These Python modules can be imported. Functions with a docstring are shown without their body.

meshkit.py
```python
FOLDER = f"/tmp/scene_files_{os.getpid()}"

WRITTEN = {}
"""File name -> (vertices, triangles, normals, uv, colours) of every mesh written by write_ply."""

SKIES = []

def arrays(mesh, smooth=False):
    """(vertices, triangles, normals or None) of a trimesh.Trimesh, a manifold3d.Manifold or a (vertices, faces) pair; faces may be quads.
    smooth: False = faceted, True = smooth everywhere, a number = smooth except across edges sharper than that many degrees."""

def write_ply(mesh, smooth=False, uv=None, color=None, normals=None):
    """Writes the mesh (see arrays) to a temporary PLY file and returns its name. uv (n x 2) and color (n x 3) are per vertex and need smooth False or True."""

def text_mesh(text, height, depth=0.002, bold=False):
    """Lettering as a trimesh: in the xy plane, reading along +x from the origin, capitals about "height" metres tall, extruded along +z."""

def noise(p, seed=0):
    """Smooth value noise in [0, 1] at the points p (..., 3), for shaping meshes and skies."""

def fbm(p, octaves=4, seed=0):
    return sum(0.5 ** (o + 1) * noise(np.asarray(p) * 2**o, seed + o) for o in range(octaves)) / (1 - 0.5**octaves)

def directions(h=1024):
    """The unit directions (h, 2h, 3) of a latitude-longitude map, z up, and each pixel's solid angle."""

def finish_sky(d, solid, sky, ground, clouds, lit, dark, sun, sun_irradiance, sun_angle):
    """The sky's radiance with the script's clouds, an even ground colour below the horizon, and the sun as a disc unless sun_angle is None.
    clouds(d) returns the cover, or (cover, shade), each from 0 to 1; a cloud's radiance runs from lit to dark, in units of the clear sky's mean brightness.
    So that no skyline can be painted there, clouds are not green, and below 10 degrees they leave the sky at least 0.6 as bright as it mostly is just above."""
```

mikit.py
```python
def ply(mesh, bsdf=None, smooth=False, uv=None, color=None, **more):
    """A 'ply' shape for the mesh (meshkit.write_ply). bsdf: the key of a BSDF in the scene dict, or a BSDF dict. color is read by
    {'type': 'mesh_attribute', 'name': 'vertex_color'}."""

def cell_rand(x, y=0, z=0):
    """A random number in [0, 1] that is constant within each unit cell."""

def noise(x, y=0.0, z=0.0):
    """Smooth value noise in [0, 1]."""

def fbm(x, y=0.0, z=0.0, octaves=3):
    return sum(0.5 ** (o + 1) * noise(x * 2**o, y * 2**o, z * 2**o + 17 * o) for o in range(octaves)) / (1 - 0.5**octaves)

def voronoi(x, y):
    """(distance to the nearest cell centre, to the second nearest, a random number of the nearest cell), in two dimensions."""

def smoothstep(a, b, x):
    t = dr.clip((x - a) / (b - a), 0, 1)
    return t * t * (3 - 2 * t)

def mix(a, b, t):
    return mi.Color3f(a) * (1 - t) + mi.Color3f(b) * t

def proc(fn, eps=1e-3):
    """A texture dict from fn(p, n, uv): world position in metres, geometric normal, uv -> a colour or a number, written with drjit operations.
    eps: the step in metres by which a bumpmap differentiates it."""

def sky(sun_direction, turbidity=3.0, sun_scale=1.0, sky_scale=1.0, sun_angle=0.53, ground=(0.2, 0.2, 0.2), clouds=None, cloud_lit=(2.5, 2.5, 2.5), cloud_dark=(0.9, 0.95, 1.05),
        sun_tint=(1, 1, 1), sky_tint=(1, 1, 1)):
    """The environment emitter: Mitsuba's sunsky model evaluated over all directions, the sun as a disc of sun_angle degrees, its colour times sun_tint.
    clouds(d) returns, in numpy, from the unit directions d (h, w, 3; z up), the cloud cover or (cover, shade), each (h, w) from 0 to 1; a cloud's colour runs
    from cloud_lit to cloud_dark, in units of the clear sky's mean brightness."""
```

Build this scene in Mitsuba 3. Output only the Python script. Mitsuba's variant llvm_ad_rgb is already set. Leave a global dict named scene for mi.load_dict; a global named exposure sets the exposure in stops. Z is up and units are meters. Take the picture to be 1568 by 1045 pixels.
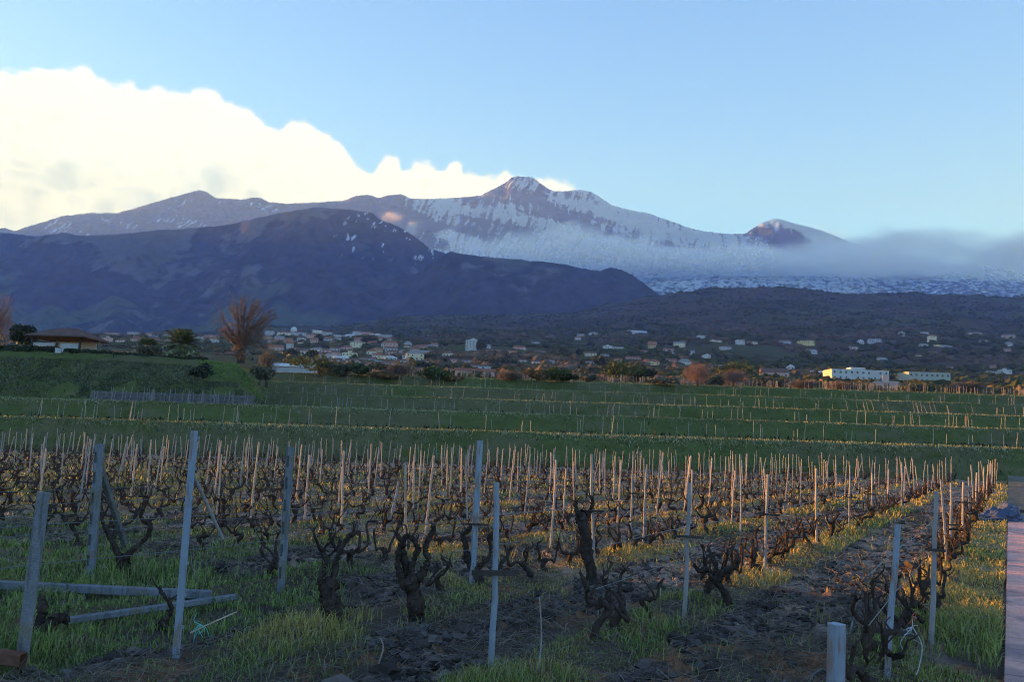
import math, random
import numpy as np, trimesh, mitsuba as mi, drjit as dr
import mikit, meshkit
from mikit import proc, fbm, noise, smoothstep, mix, voronoi
T4 = mi.ScalarTransform4f
rng = np.random.default_rng(7)
random.seed(7)

# ------------------------------------------------------------------ camera
F, EYE, HORIZON = 1230.0, 2.1, 680.0             # focal length in photo pixels, eye height, photo row of the horizon
ROLL, PITCH = math.radians(1.8), math.atan((HORIZON - 522.5) / F)
fwd = np.array([0, math.cos(PITCH), math.sin(PITCH)])
lev = np.array([0, -math.sin(PITCH), math.cos(PITCH)])
upv = lev * math.cos(ROLL) + np.array([-1, 0, 0]) * math.sin(ROLL)
eye = np.array([0, 0, EYE])
scene, labels = {}, {}
scene['camera'] = {'type': 'perspective', 'fov': 2 * math.degrees(math.atan(784 / F)), 'fov_axis': 'x', 'near_clip': 0.1, 'far_clip': 60000.0,
                   'to_world': T4().look_at(origin=eye.tolist(), target=(eye + fwd * 10).tolist(), up=upv.tolist()), 'medium': {'type': 'ref', 'id': 'air'}}
exposure = 5.05

# ------------------------------------------------------------------ sky, clouds
SUN_AZ, SUN_EL = math.radians(-68), math.radians(6.0)
sun_dir = [math.sin(SUN_AZ) * math.cos(SUN_EL), math.cos(SUN_AZ) * math.cos(SUN_EL), math.sin(SUN_EL)]
# (azimuth, elevation) in degrees of the upper outline of the cloud bank
BANK = np.array([(-95, 25.0), (-70, 25.0), (-50, 25.3), (-35.53, 20.48), (-34.24, 21.01), (-33.21, 21.09), (-32.18, 21.42), (-30.92, 21.54), (-29.87, 22.21), (-29.29, 22.03), (-28.86, 21.51), (-26.95, 21.84), (-26.12, 21.53), (-25.34, 21.77), (-24.08, 21.4), (-23.27, 21.67), (-23.06, 22.07), (-21.64, 22.24), (-20.93, 21.53), (-19.2, 21.59), (-18.04, 20.8), (-17.21, 20.49), (-16.5, 21.13), (-15.36, 21.06), (-14.2, 20.77), (-13.24, 20.23), (-12.51, 19.65), (-11.9, 18.71), (-11.27, 18.32), (-10.47, 18.22), (-10.14, 19.0), (-9.6, 19.35), (-8.88, 19.23), (-8.33, 18.56), (-7.69, 19.05), (-6.61, 19.39), (-5.97, 18.99), (-5.38, 18.76), (-4.93, 19.41), (-4.45, 19.43), (-3.95, 18.84), (-2.74, 18.71), (-1.63, 18.58), (-1.06, 18.96), (-0.33, 18.8), (2.09, 18.42), (2.42, 18.69), (3.39, 18.35), (4.26, 18.17), (5.23, 17.64), (7.62, 16.29), (20, 6.0), (40, 2.0)])


def clouds(d):
    az = np.degrees(np.arctan2(d[..., 0], d[..., 1]))
    el = np.degrees(np.arcsin(np.clip(d[..., 2], -1, 1)))
    front = (np.abs(az) < 100)
    q = np.stack([az * 0.36, el * 0.5, np.zeros_like(az)], -1)
    n1, n2 = meshkit.fbm(q, 4, 3), meshkit.fbm(q * 2.3 + 9, 4, 11)
    puffs = sum(0.55 ** k_ * (1 - np.abs(2 * meshkit.noise(q * 2.1 * 2.05 ** k_ + 5 * k_, 31 + k_) - 1)) for k_ in range(4)) / 2.02
    top = np.interp(az, BANK[:, 0], BANK[:, 1]) + 0.1
    h = top - el + (n1 - 0.5) * 0.5 + (puffs - 0.42) * 0.9
    bank = np.clip(h / (0.20 + 0.55 * np.clip(n2 - 0.3, 0, 1)), 0, 1)
    # thinner veil under the thick upper roll, where the blue shows faintly
    depth_ = np.clip((top - el - 2.0 - 3.2 * n1) / 2.0, 0, 1)
    gap = depth_ * np.clip((-13 - az) / 6, 0, 1) * np.clip((n1 - 0.15) * 1.7, 0.25, 0.85) * 0.66 * np.clip((el - 15.5) / 3, 0.15, 1)
    cover = bank * (1 - gap) * front
    shade = np.clip(depth_ * 0.62 * np.clip((-12 - az) / 6, 0, 1) + (0.50 - puffs) * 1.3 * np.clip(h / 1.2, 0, 1) + (n1 - 0.45) * 0.4, 0, 0.7)
    # faint strands over the right shoulder and thin veil far right
    w = np.exp(-((az - 21.5) / 2.4) ** 2 - ((el - 14.2 + (az - 21.5) * 0.15) / 0.75) ** 2) * np.clip((n1 - 0.42) * 4, 0, 1) * 0.5
    return np.maximum(cover, w), np.where(w > cover, 1.0, shade)


scene['sky'] = mikit.sky(sun_dir, turbidity=2.0, sun_scale=0.6, sky_scale=1.0, clouds=clouds, cloud_lit=(1.85, 1.92, 2.12), cloud_dark=(0.90, 1.14, 1.48),
                         sky_tint=(0.345, 0.51, 0.83), ground=(0.08, 0.09, 0.07))
# ------------------------------------------------------------------ air
scene['air'] = {'type': 'homogeneous', 'albedo': {'type': 'rgb', 'value': [0.66, 0.84, 1.0]}, 'sigma_t': {'type': 'rgb', 'value': [2.3e-5, 3.4e-5, 8.6e-5]}}


# ------------------------------------------------------------------ helpers
def ray(px, py):
    """Direction of a photo pixel, scaled so that its forward (y) part is free."""
    x, y = (px - 784) / F, -(py - 522.5) / F
    c, s = math.cos(ROLL), math.sin(ROLL)
    xr, yr = x * c - y * s, x * s + y * c
    return np.array([xr, math.cos(PITCH) - yr * math.sin(PITCH), math.sin(PITCH) + yr * math.cos(PITCH)])


def slope(px, py):
    """(x / y, (z - EYE) / y) of a photo pixel: how far right and up it lies per metre of depth."""
    r = ray(px, py)
    return r[0] / r[1], r[2] / r[1]


def at_depth(px, py, y):
    t, e = slope(px, py)
    return np.array([t * y, y, EYE + e * y])


COUNT = {}


def numbered(name):
    k = COUNT.get(name, 0)
    COUNT[name] = k + 1
    return name if k == 0 else f'{name}_{k:03d}'


def tag(key, label=None, category=None, group=None, kind=None):
    labels[key] = {k: v for k, v in dict(label=label, category=category, group=group, kind=kind).items() if v}
    return key


def put(key, mesh, bsdf, smooth=False, **kw):
    scene[key] = mikit.ply(mesh, bsdf, smooth, **kw)
    return key


def part(owner, name, mesh, bsdf, smooth=False, **kw):
    return put(numbered(owner + '__' + name), mesh, bsdf, smooth, **kw)


def box(x0, x1, y0, y1, z0, z1):
    return trimesh.creation.box(bounds=[[x0, y0, z0], [x1, y1, z1]])


def join(ms):
    return trimesh.util.concatenate(ms)


def grid_faces(nu, nv):
    i, j = np.meshgrid(np.arange(nu - 1), np.arange(nv - 1), indexing='ij')
    a = (i * nv + j).ravel()
    return np.vstack([np.stack([a, a + nv, a + nv + 1], 1), np.stack([a, a + nv + 1, a + 1], 1)])


def tube(pts, radii, sides=7, cap=True, rough=0.0, seed=0):
    """A tapering limb along a polyline, one closed surface."""
    p = np.asarray(pts, float)
    r = np.broadcast_to(np.asarray(radii, float), (len(p),)).copy()
    t = np.gradient(p, axis=0)
    t /= np.linalg.norm(t, axis=1, keepdims=True) + 1e-12
    ref = np.array([0.13, 0.31, 0.94]) if abs(t[0][2]) < 0.8 else np.array([0.94, 0.2, 0.1])
    a = np.cross(t, ref)
    a /= np.linalg.norm(a, axis=1, keepdims=True) + 1e-12
    b = np.cross(t, a)
    ang = np.arange(sides) * 2 * np.pi / sides
    rr = np.repeat(r[:, None], sides, 1)
    if rough:
        rr = rr * (1 + rough * (np.random.default_rng(seed).random(rr.shape) - 0.5) * 2)
    v = p[:, None] + rr[..., None] * (np.cos(ang)[None, :, None] * a[:, None] + np.sin(ang)[None, :, None] * b[:, None])
    n = len(p)
    i, j = np.meshgrid(np.arange(n - 1), np.arange(sides), indexing='ij')
    q = np.stack([i * sides + j, i * sides + (j + 1) % sides, (i + 1) * sides + (j + 1) % sides, (i + 1) * sides + j], -1).reshape(-1, 4)
    f = np.vstack([q[:, [0, 1, 2]], q[:, [0, 2, 3]]])
    v = v.reshape(-1, 3)
    if cap:
        v = np.vstack([v, p[:1], p[-1:]])
        k = np.arange(sides)
        f = np.vstack([f, np.stack([np.full(sides, n * sides), (k + 1) % sides, k], 1), np.stack([np.full(sides, n * sides + 1), (n - 1) * sides + k, (n - 1) * sides + (k + 1) % sides], 1)])
    return trimesh.Trimesh(v, f[:, ::-1] if False else f, process=False)


def smooth_line(pts, n):
    """A Catmull-Rom curve through the points, n samples."""
    p = np.asarray(pts, float)
    p = np.vstack([2 * p[0] - p[1], p, 2 * p[-1] - p[-2]])
    s = np.linspace(0, len(p) - 3 - 1e-9, n)
    k = s.astype(int)
    u = (s - k)[:, None]
    a, b, c, d = p[k], p[k + 1], p[k + 2], p[k + 3]
    return 0.5 * (2 * b + (c - a) * u + (2 * a - 5 * b + 4 * c - d) * u ** 2 + (3 * b - a - 3 * c + d) * u ** 3)


def blades(p, h, w, lean, col, seed=1):
    """Grass: each blade three triangles, bent by 'lean' (n, 2); vertex colours."""
    r = np.random.default_rng(seed)
    n = len(p)
    ang = r.random(n) * np.pi
    side = np.stack([np.cos(ang), np.sin(ang), np.zeros(n)], 1) * (w / 2)[:, None]
    L = np.hstack([lean, np.zeros((n, 1))])
    up = np.array([0, 0, 1.0])
    m = p + L * (h * 0.3)[:, None] + up * (h * 0.58)[:, None]
    tip = p + L * h[:, None] + up * (h * (1 - 0.35 * np.linalg.norm(lean, axis=1)))[:, None]
    v = np.stack([p - side, p + side, m - side * 0.75, m + side * 0.75, tip], 1).reshape(-1, 3)
    k = np.arange(n)[:, None] * 5
    f = np.hstack([k, k + 1, k + 3, k, k + 3, k + 2, k + 2, k + 3, k + 4]).reshape(-1, 3)
    return (v, f), np.repeat(col, 5, 0)


def ribbons(p, dirv, length, width, bend, col, seed=2):
    """Fallen twigs and straws: three-sided bent slivers."""
    r = np.random.default_rng(seed)
    n = len(p)
    d = dirv / np.linalg.norm(dirv, axis=1, keepdims=True)
    s = np.cross(d, [0, 0, 1.0])
    s /= np.linalg.norm(s, axis=1, keepdims=True) + 1e-9
    up = np.cross(s, d)
    out = []
    for q in (0, 0.5, 1.0):
        c = p + d * (length * (q - 0.5))[:, None] + s * (bend * (q - 0.5) ** 2 * 4)[:, None] + up * (np.abs(bend) * 0.5 * q)[:, None]
        for a in (0, 2.1, 4.2):
            out.append(c + (s * math.cos(a) + up * math.sin(a)) * (width * (1 - 0.5 * q) / 2)[:, None])
    v = np.stack(out, 1).reshape(-1, 3)
    k = np.arange(n)[:, None] * 9
    f = []
    for lev_ in (0, 3):
        for j in range(3):
            j2 = (j + 1) % 3
            f += [k + lev_ + j, k + lev_ + j2, k + lev_ + 3 + j2, k + lev_ + j, k + lev_ + 3 + j2, k + lev_ + 3 + j]
    return (v, np.hstack(f).reshape(-1, 3)), np.repeat(col, 9, 0)


def rgb(*c):
    return {'type': 'rgb', 'value': list(c)}


def matte(c):
    return {'type': 'twosided', 'bsdf': {'type': 'diffuse', 'reflectance': rgb(*c) if isinstance(c, (tuple, list)) else c}}


VC = {'type': 'mesh_attribute', 'name': 'vertex_color'}
U = (U_ANG := math.atan((1545 - 784) / F)) and np.array([math.sin(U_ANG), math.cos(U_ANG)])   # direction of the vine rows
N = np.array([-U[1], U[0]])                                                             # to the left of it


def field(a, l):
    return np.asarray(a)[..., None] * U + np.asarray(l)[..., None] * N


def f3(x, y, s, seed=0, o=3):
    return meshkit.fbm(np.stack([np.asarray(x, float) * s, np.asarray(y, float) * s, np.zeros(np.shape(x))], -1), o, seed)


# ------------------------------------------------------------------ materials
scene['mat_vertex'] = matte(VC)
scene['mat_leaf'] = {'type': 'twosided', 'bsdf': {'type': 'principled', 'base_color': VC, 'roughness': 0.6, 'specular': 0.25}}


def soil_color(p, n, uv):
    a = p.x * float(U[0]) + p.y * float(U[1])
    l = p.x * float(N[0]) + p.y * float(N[1])
    big = fbm(p.x * 0.22 + 3, p.y * 0.22 + 8, 0, 3)
    fine = fbm(p.x * 7, p.y * 7, 1, 4)
    grit = noise(p.x * 45, p.y * 45, 0)
    c = mix((0.045, 0.034, 0.028), (0.13, 0.096, 0.074), fine)
    litter = smoothstep(0.50, 0.58, fbm(p.x * 1.7, p.y * 1.7, 5, 4)) * smoothstep(0.42, 0.56, big + 0.05)
    c = mix(c, mix((0.16, 0.07, 0.04), (0.26, 0.14, 0.07), grit), litter * 0.75)
    # dry earth farther into the field, low-sun warmth painted into its pink, irregular border
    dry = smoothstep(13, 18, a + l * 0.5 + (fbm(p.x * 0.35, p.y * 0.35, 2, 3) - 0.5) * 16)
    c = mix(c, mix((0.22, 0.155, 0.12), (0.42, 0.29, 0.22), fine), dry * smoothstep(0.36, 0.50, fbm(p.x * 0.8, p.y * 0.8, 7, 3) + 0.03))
    return c * (0.8 + 0.4 * grit)


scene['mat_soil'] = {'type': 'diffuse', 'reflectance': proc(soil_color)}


def path_color(p, n, uv):
    g = fbm(p.x * 9, p.y * 9, 0, 4)
    c = mix((0.42, 0.215, 0.17), (0.60, 0.33, 0.265), g)
    c = mix(c, mi.Color3f(0.14, 0.11, 0.12), smoothstep(0.55, 0.7, fbm(p.x * 1.3, p.y * 1.3, 4, 4)) * 0.6)
    return c


scene['mat_paving'] = {'type': 'principled', 'base_color': proc(path_color), 'roughness': 0.75, 'specular': 0.3}


def track_color(p, n, uv):
    g = fbm(p.x * 3, p.y * 3, 0, 4)
    return mix((0.10, 0.095, 0.07), (0.24, 0.21, 0.165), g)


scene['mat_track'] = {'type': 'diffuse', 'reflectance': proc(track_color)}


def bank_color(p, n, uv):
    a = fbm(p.x * 0.5, p.y * 0.5, p.z * 0.9, 4)
    b = fbm(p.x * 0.06, p.y * 0.06, 3, 3)
    c = mix((0.062, 0.072, 0.024), (0.128, 0.144, 0.048), a)
    return mix(c, mix((0.10, 0.085, 0.05), (0.15, 0.12, 0.07), a), smoothstep(0.52, 0.62, b + (a - 0.5) * 0.4) * 0.55)


scene['mat_bank'] = {'type': 'diffuse', 'reflectance': proc(bank_color)}


def far_color(p, n, uv):
    a = fbm(p.x * 0.02, p.y * 0.012, 0, 5)
    b = fbm(p.x * 0.004, p.y * 0.0025, 3, 4)
    c = mix((0.028, 0.032, 0.020), (0.080, 0.072, 0.045), a)
    c = mix(c, mi.Color3f(0.075, 0.085, 0.04), smoothstep(0.50, 0.60, b) * 0.6)
    brown = smoothstep(0.46, 0.40, b)
    return mix(c, mi.Color3f(0.085, 0.062, 0.045), brown * 0.6)


scene['mat_foothill'] = {'type': 'diffuse', 'reflectance': proc(far_color)}


def massif_color(p, n, uv):
    a = fbm(p.x * 0.016, p.y * 0.01, p.z * 0.012, 5)
    b = fbm(p.x * 0.0021, p.y * 0.0015, 4, 4)
    c = mix((0.018, 0.021, 0.022), (0.050, 0.052, 0.050), a)
    meadow = smoothstep(0.50, 0.62, b + (p.z - 1100) * 0.00035 + (a - 0.5) * 0.35)
    c = mix(c, mix((0.062, 0.060, 0.05), (0.105, 0.098, 0.082), a), meadow)
    # scraps of snow in the gullies of the crags near the summit ridge
    s = smoothstep(0.70, 0.74, fbm(p.x * 0.045, p.z * 0.014, 9, 4)) * smoothstep(1040, 1200, p.z) * smoothstep(-1150, -1000, p.x)
    green = smoothstep(0.5, 0.62, fbm(p.x * 0.003, p.y * 0.003, 11, 3) - (p.z - 450) * 0.0004)
    c = mix(c, mix((0.040, 0.050, 0.026), (0.085, 0.095, 0.045), a), green)
    return mix(c, mi.Color3f(0.45, 0.47, 0.51), s)


scene['mat_massif'] = {'type': 'diffuse', 'reflectance': proc(massif_color)}


def snow_color(p, n, uv):
    wx = fbm(p.x * 0.0016, p.z * 0.002, 1, 4) - 0.5
    chute = fbm((p.x + wx * 260 - p.z * 0.22) * 0.030, p.z * 0.0036, 2, 5)
    band = fbm((p.x * 0.55 + p.z * 1.5) * 0.0034 + wx * 1.6, (p.x - p.z * 0.4) * 0.0009, 4, 5)
    coarse = fbm(p.x * 0.0011, p.z * 0.0022, 6, 4)
    speck = fbm(p.x * 0.034, p.y * 0.022, p.z * 0.034, 5)
    fine = fbm(p.x * 0.06, p.y * 0.03, p.z * 0.03, 4)
    high = smoothstep(1750, 2050, p.z)
    east = smoothstep(700, 1700, p.x + (coarse - 0.5) * 900)
    south = smoothstep(-750, -1500, p.x)
    cone = smoothstep(460, 260, dr.abs(p.x - 130) + (speck - 0.5) * 300) * smoothstep(2900, 3060, p.z)
    peak = smoothstep(420, 200, dr.abs(p.x - 3130 + (speck - 0.5) * 260 + (p.z - 2600) * 0.35)) * smoothstep(2790, 2700, p.z + (p.x - 3170) * 0.25) * smoothstep(2250, 2420, p.z)
    v = chute * 0.42 + band * 0.62 + (fine - 0.5) * 0.22 - peak * 0.13 - 0.520 - smoothstep(2800, 2650, p.z) * smoothstep(2150, 2300, p.z) * smoothstep(-900, -300, p.x) * 0.030 + smoothstep(2700, 2500, p.z) * smoothstep(-900, -300, p.x) * 0.018 + east * 0.075 * smoothstep(2250, 2550, p.z) - south * 0.20 - cone * 0.10
    snow_hi = smoothstep(-0.045, 0.060, v)
    snow_lo = smoothstep(0.44, 0.60, speck + (p.z - 1450) * 0.00025 - smoothstep(3100, 3900, p.x) * 0.08)
    snow = snow_lo * (1 - high) + snow_hi * high
    rock = mix((0.10, 0.10, 0.105), (0.17, 0.168, 0.17), speck)
    rock = mix(rock, mix((0.14, 0.12, 0.105), (0.23, 0.20, 0.175), speck), south)
    rock = mix(rock, mi.Color3f(0.050, 0.054, 0.066), dr.maximum(cone, peak))
    rock = mix(mi.Color3f(0.10, 0.105, 0.12), rock, high)
    return mix(rock, mix((0.40, 0.43, 0.47), (0.52, 0.55, 0.59), fine), snow)


scene['mat_volcano'] = {'type': 'diffuse', 'reflectance': proc(snow_color)}


def bark_fn(lo, hi, s):
    return lambda p, n, uv: mix(lo, hi, fbm(p.x * s, p.y * s, p.z * s * 0.35, 3))


scene['mat_vine'] = matte(proc(bark_fn((0.018, 0.014, 0.012), (0.090, 0.068, 0.056), 32)))
scene['mat_vine_warm'] = matte(proc(bark_fn((0.035, 0.018, 0.012), (0.15, 0.075, 0.045), 30)))
scene['mat_cane'] = matte(proc(bark_fn((0.27, 0.20, 0.15), (0.60, 0.48, 0.38), 11)))
scene['mat_cane_grey'] = matte(proc(bark_fn((0.17, 0.165, 0.165), (0.36, 0.34, 0.33), 13)))
scene['mat_wood_dark'] = matte(proc(bark_fn((0.035, 0.028, 0.025), (0.10, 0.08, 0.07), 18)))
scene['mat_trunk'] = matte(proc(bark_fn((0.05, 0.038, 0.03), (0.13, 0.10, 0.08), 5)))


def concrete_fn(p, n, uv):
    g = fbm(p.x * 14, p.y * 14, p.z * 5, 4)
    c = mix((0.12, 0.13, 0.145), (0.22, 0.23, 0.245), g)
    c = mix(c, mi.Color3f(0.17, 0.145, 0.085), smoothstep(0.54, 0.66, fbm(p.x * 5, p.y * 5, p.z * 3, 4)) * 0.55)   # lichen
    c = mix(c, mi.Color3f(0.095, 0.095, 0.10), smoothstep(0.55, 0.66, fbm(p.x * 40, p.y * 40, p.z * 2.2, 3)) * 0.6)   # run-off stains
    return c * (0.75 + 0.5 * noise(p.x * 90, p.y * 90, p.z * 90))


scene['mat_concrete'] = matte(proc(concrete_fn))


def zinc_fn(p, n, uv):
    g = fbm(p.x * 22, p.y * 22, p.z * 9, 4)
    c = mix((0.15, 0.19, 0.25), (0.25, 0.30, 0.37), g)
    return mix(c, mi.Color3f(0.20, 0.13, 0.09), smoothstep(0.56, 0.68, fbm(p.x * 26, p.y * 26, p.z * 4, 4)) * 0.7)


scene['mat_zinc'] = {'type': 'twosided', 'bsdf': {'type': 'principled', 'base_color': proc(zinc_fn), 'roughness': 0.5, 'metallic': 0.25, 'specular': 0.5}}
scene['mat_wire'] = {'type': 'twosided', 'bsdf': {'type': 'principled', 'base_color': rgb(0.16, 0.16, 0.17), 'roughness': 0.5, 'metallic': 0.5}}


def rust_fn(p, n, uv):
    return mix((0.085, 0.040, 0.028), (0.20, 0.105, 0.075), fbm(p.x * 18, p.y * 18, p.z * 18, 4))


scene['mat_rust'] = matte(proc(rust_fn))
scene['mat_hose'] = {'type': 'principled', 'base_color': rgb(0.07, 0.065, 0.065), 'roughness': 0.45}
scene['mat_teal_tie'] = matte((0.13, 0.48, 0.46))
scene['mat_white_tie'] = matte((0.42, 0.45, 0.45))
scene['mat_red_tie'] = matte((0.55, 0.12, 0.07))
scene['mat_tarp'] = {'type': 'twosided', 'bsdf': {'type': 'principled', 'base_color': proc(lambda p, n, uv: mix((0.03, 0.042, 0.085), (0.075, 0.10, 0.18), fbm(p.x * 7, p.y * 7, p.z * 7, 4))), 'roughness': 0.5}}
scene['mat_stone'] = matte(proc(lambda p, n, uv: mix((0.07, 0.068, 0.066), (0.22, 0.21, 0.20), fbm(p.x * 4, p.y * 4, p.z * 4, 4))))
WALLS = {'white': (0.50, 0.50, 0.49), 'cream': (0.66, 0.58, 0.42), 'yellow': (0.62, 0.50, 0.24), 'pink': (0.55, 0.36, 0.32), 'grey': (0.42, 0.43, 0.45), 'ochre': (0.48, 0.33, 0.20), 'palegreen': (0.38, 0.39, 0.34)}
for nm, c in WALLS.items():
    scene['mat_wall_' + nm] = matte(proc((lambda c: lambda p, n, uv: mi.Color3f(c) * (0.78 + 0.34 * fbm(p.x * 0.5, p.y * 0.5, p.z * 0.7, 3)))(c)))
ROOFS = {'red': (0.26, 0.115, 0.08), 'brown': (0.15, 0.095, 0.08), 'grey': (0.23, 0.22, 0.22), 'white': (0.52, 0.52, 0.51)}
for nm, c in ROOFS.items():
    scene['mat_roof_' + nm] = matte(proc((lambda c: lambda p, n, uv: mi.Color3f(c) * (0.65 + 0.7 * fbm(p.x * 1.3, p.y * 1.3, p.z * 1.3, 3)))(c)))
scene['mat_window'] = {'type': 'principled', 'base_color': rgb(0.035, 0.04, 0.05), 'roughness': 0.25, 'specular': 0.5}


# ------------------------------------------------------------------ terrain shapes
BERTH = 66.0                                          # depth at which the first terrace bank starts
STEP = [(66, 0.3), (69.6, 3.0), (92, 3.25), (95, 5.62), (112.5, 5.85), (115, 8.25), (132.5, 8.5), (135, 11.2), (152.5, 11.5), (155, 14.3), (240, 21.5)]
RISE = [(240, 101), (300, 104), (450, 108), (600, 115), (900, 132), (1500, 175), (2200, 215), (3000, 250)]
# photo columns and rows of the foothill's upper outline
FOOT = [(-300, 520), (0, 522), (300, 512), (400, 503), (520, 500), (600, 488), (680, 484), (800, 484), (880, 478), (940, 465), (985, 456), (1040, 448), (1090, 442), (1190, 440), (1300, 452), (1400, 450), (1568, 455), (1900, 460)]
FOOT_T = np.array([slope(*q) for q in FOOT])


def near_field(x, y):
    """Height of the vineyard's own ground."""
    return 0.3 * np.clip((y - 30) / 36, 0, 1) ** 2


def knoll(x, y):
    """How high the grassy knoll on the left rises above the terraces."""
    t = x / y
    right = np.clip((-0.292 - t) / 0.055, 0, 1)
    right = right * right * (3 - 2 * right)
    front = np.clip((y - 98.5) / 9.0, 0, 1)
    front = front ** 0.85
    back = np.clip((190 - y) / 45, 0, 1)
    return right * front * back


def land(x, y):
    """Terraces, plain and foothills beyond the field: z at (x, y), y > 60."""
    x, y = np.asarray(x, float), np.asarray(y, float)
    t = x / y
    wob = (f3(t * 90, t * 0, 0.25, 5, 3) - 0.5) * 2.4 * np.clip((y - 60) / 10, 0, 1) * (y < 240)
    yy = y + wob
    z_step = np.interp(yy, [s[0] for s in STEP], [s[1] for s in STEP])
    S = np.interp(t, FOOT_T[:, 0], FOOT_T[:, 1] * F)
    r0 = np.interp(y, [r[0] for r in RISE], [r[1] for r in RISE])
    off = np.where(r0 > 132, 132 + (S - 132) * (r0 - 132) / 118.0, r0)
    z_far = EYE + off * y / F
    behind = np.clip((y - 3000) / 500, 0, 1)
    z_far = z_far - behind ** 2 * 260
    bump = (f3(x, y, 1 / 260., 21, 4) - 0.5) * np.clip((y - 500) / 1500, 0, 1) * 60 * (1 - np.clip((y - 2500) / 500, 0, 1) * 0.75)
    z = np.where(y < 240, z_step, z_far + bump)
    k = knoll(x, y)
    top = 11.6 + 0.7 * np.clip((-0.30 - t) / 0.2, 0, 1) + (f3(x, y, 0.08, 31, 3) - 0.5) * 0.8
    return np.where(k > 0, np.maximum(z, z * (1 - k) + top * k), z)


def ground_hit(px, py, y0=70.0, y1=3300.0):
    """Where the line of sight of a photo pixel first meets the land."""
    t, e = slope(px, py)
    y = np.geomspace(y0, y1, 6000)
    g = land(t * y, y) - (EYE + e * y)
    k = np.argmax(g > 0)
    return np.array([t * y[k], y[k], float(land(t * y[k], y[k]))])


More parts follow.
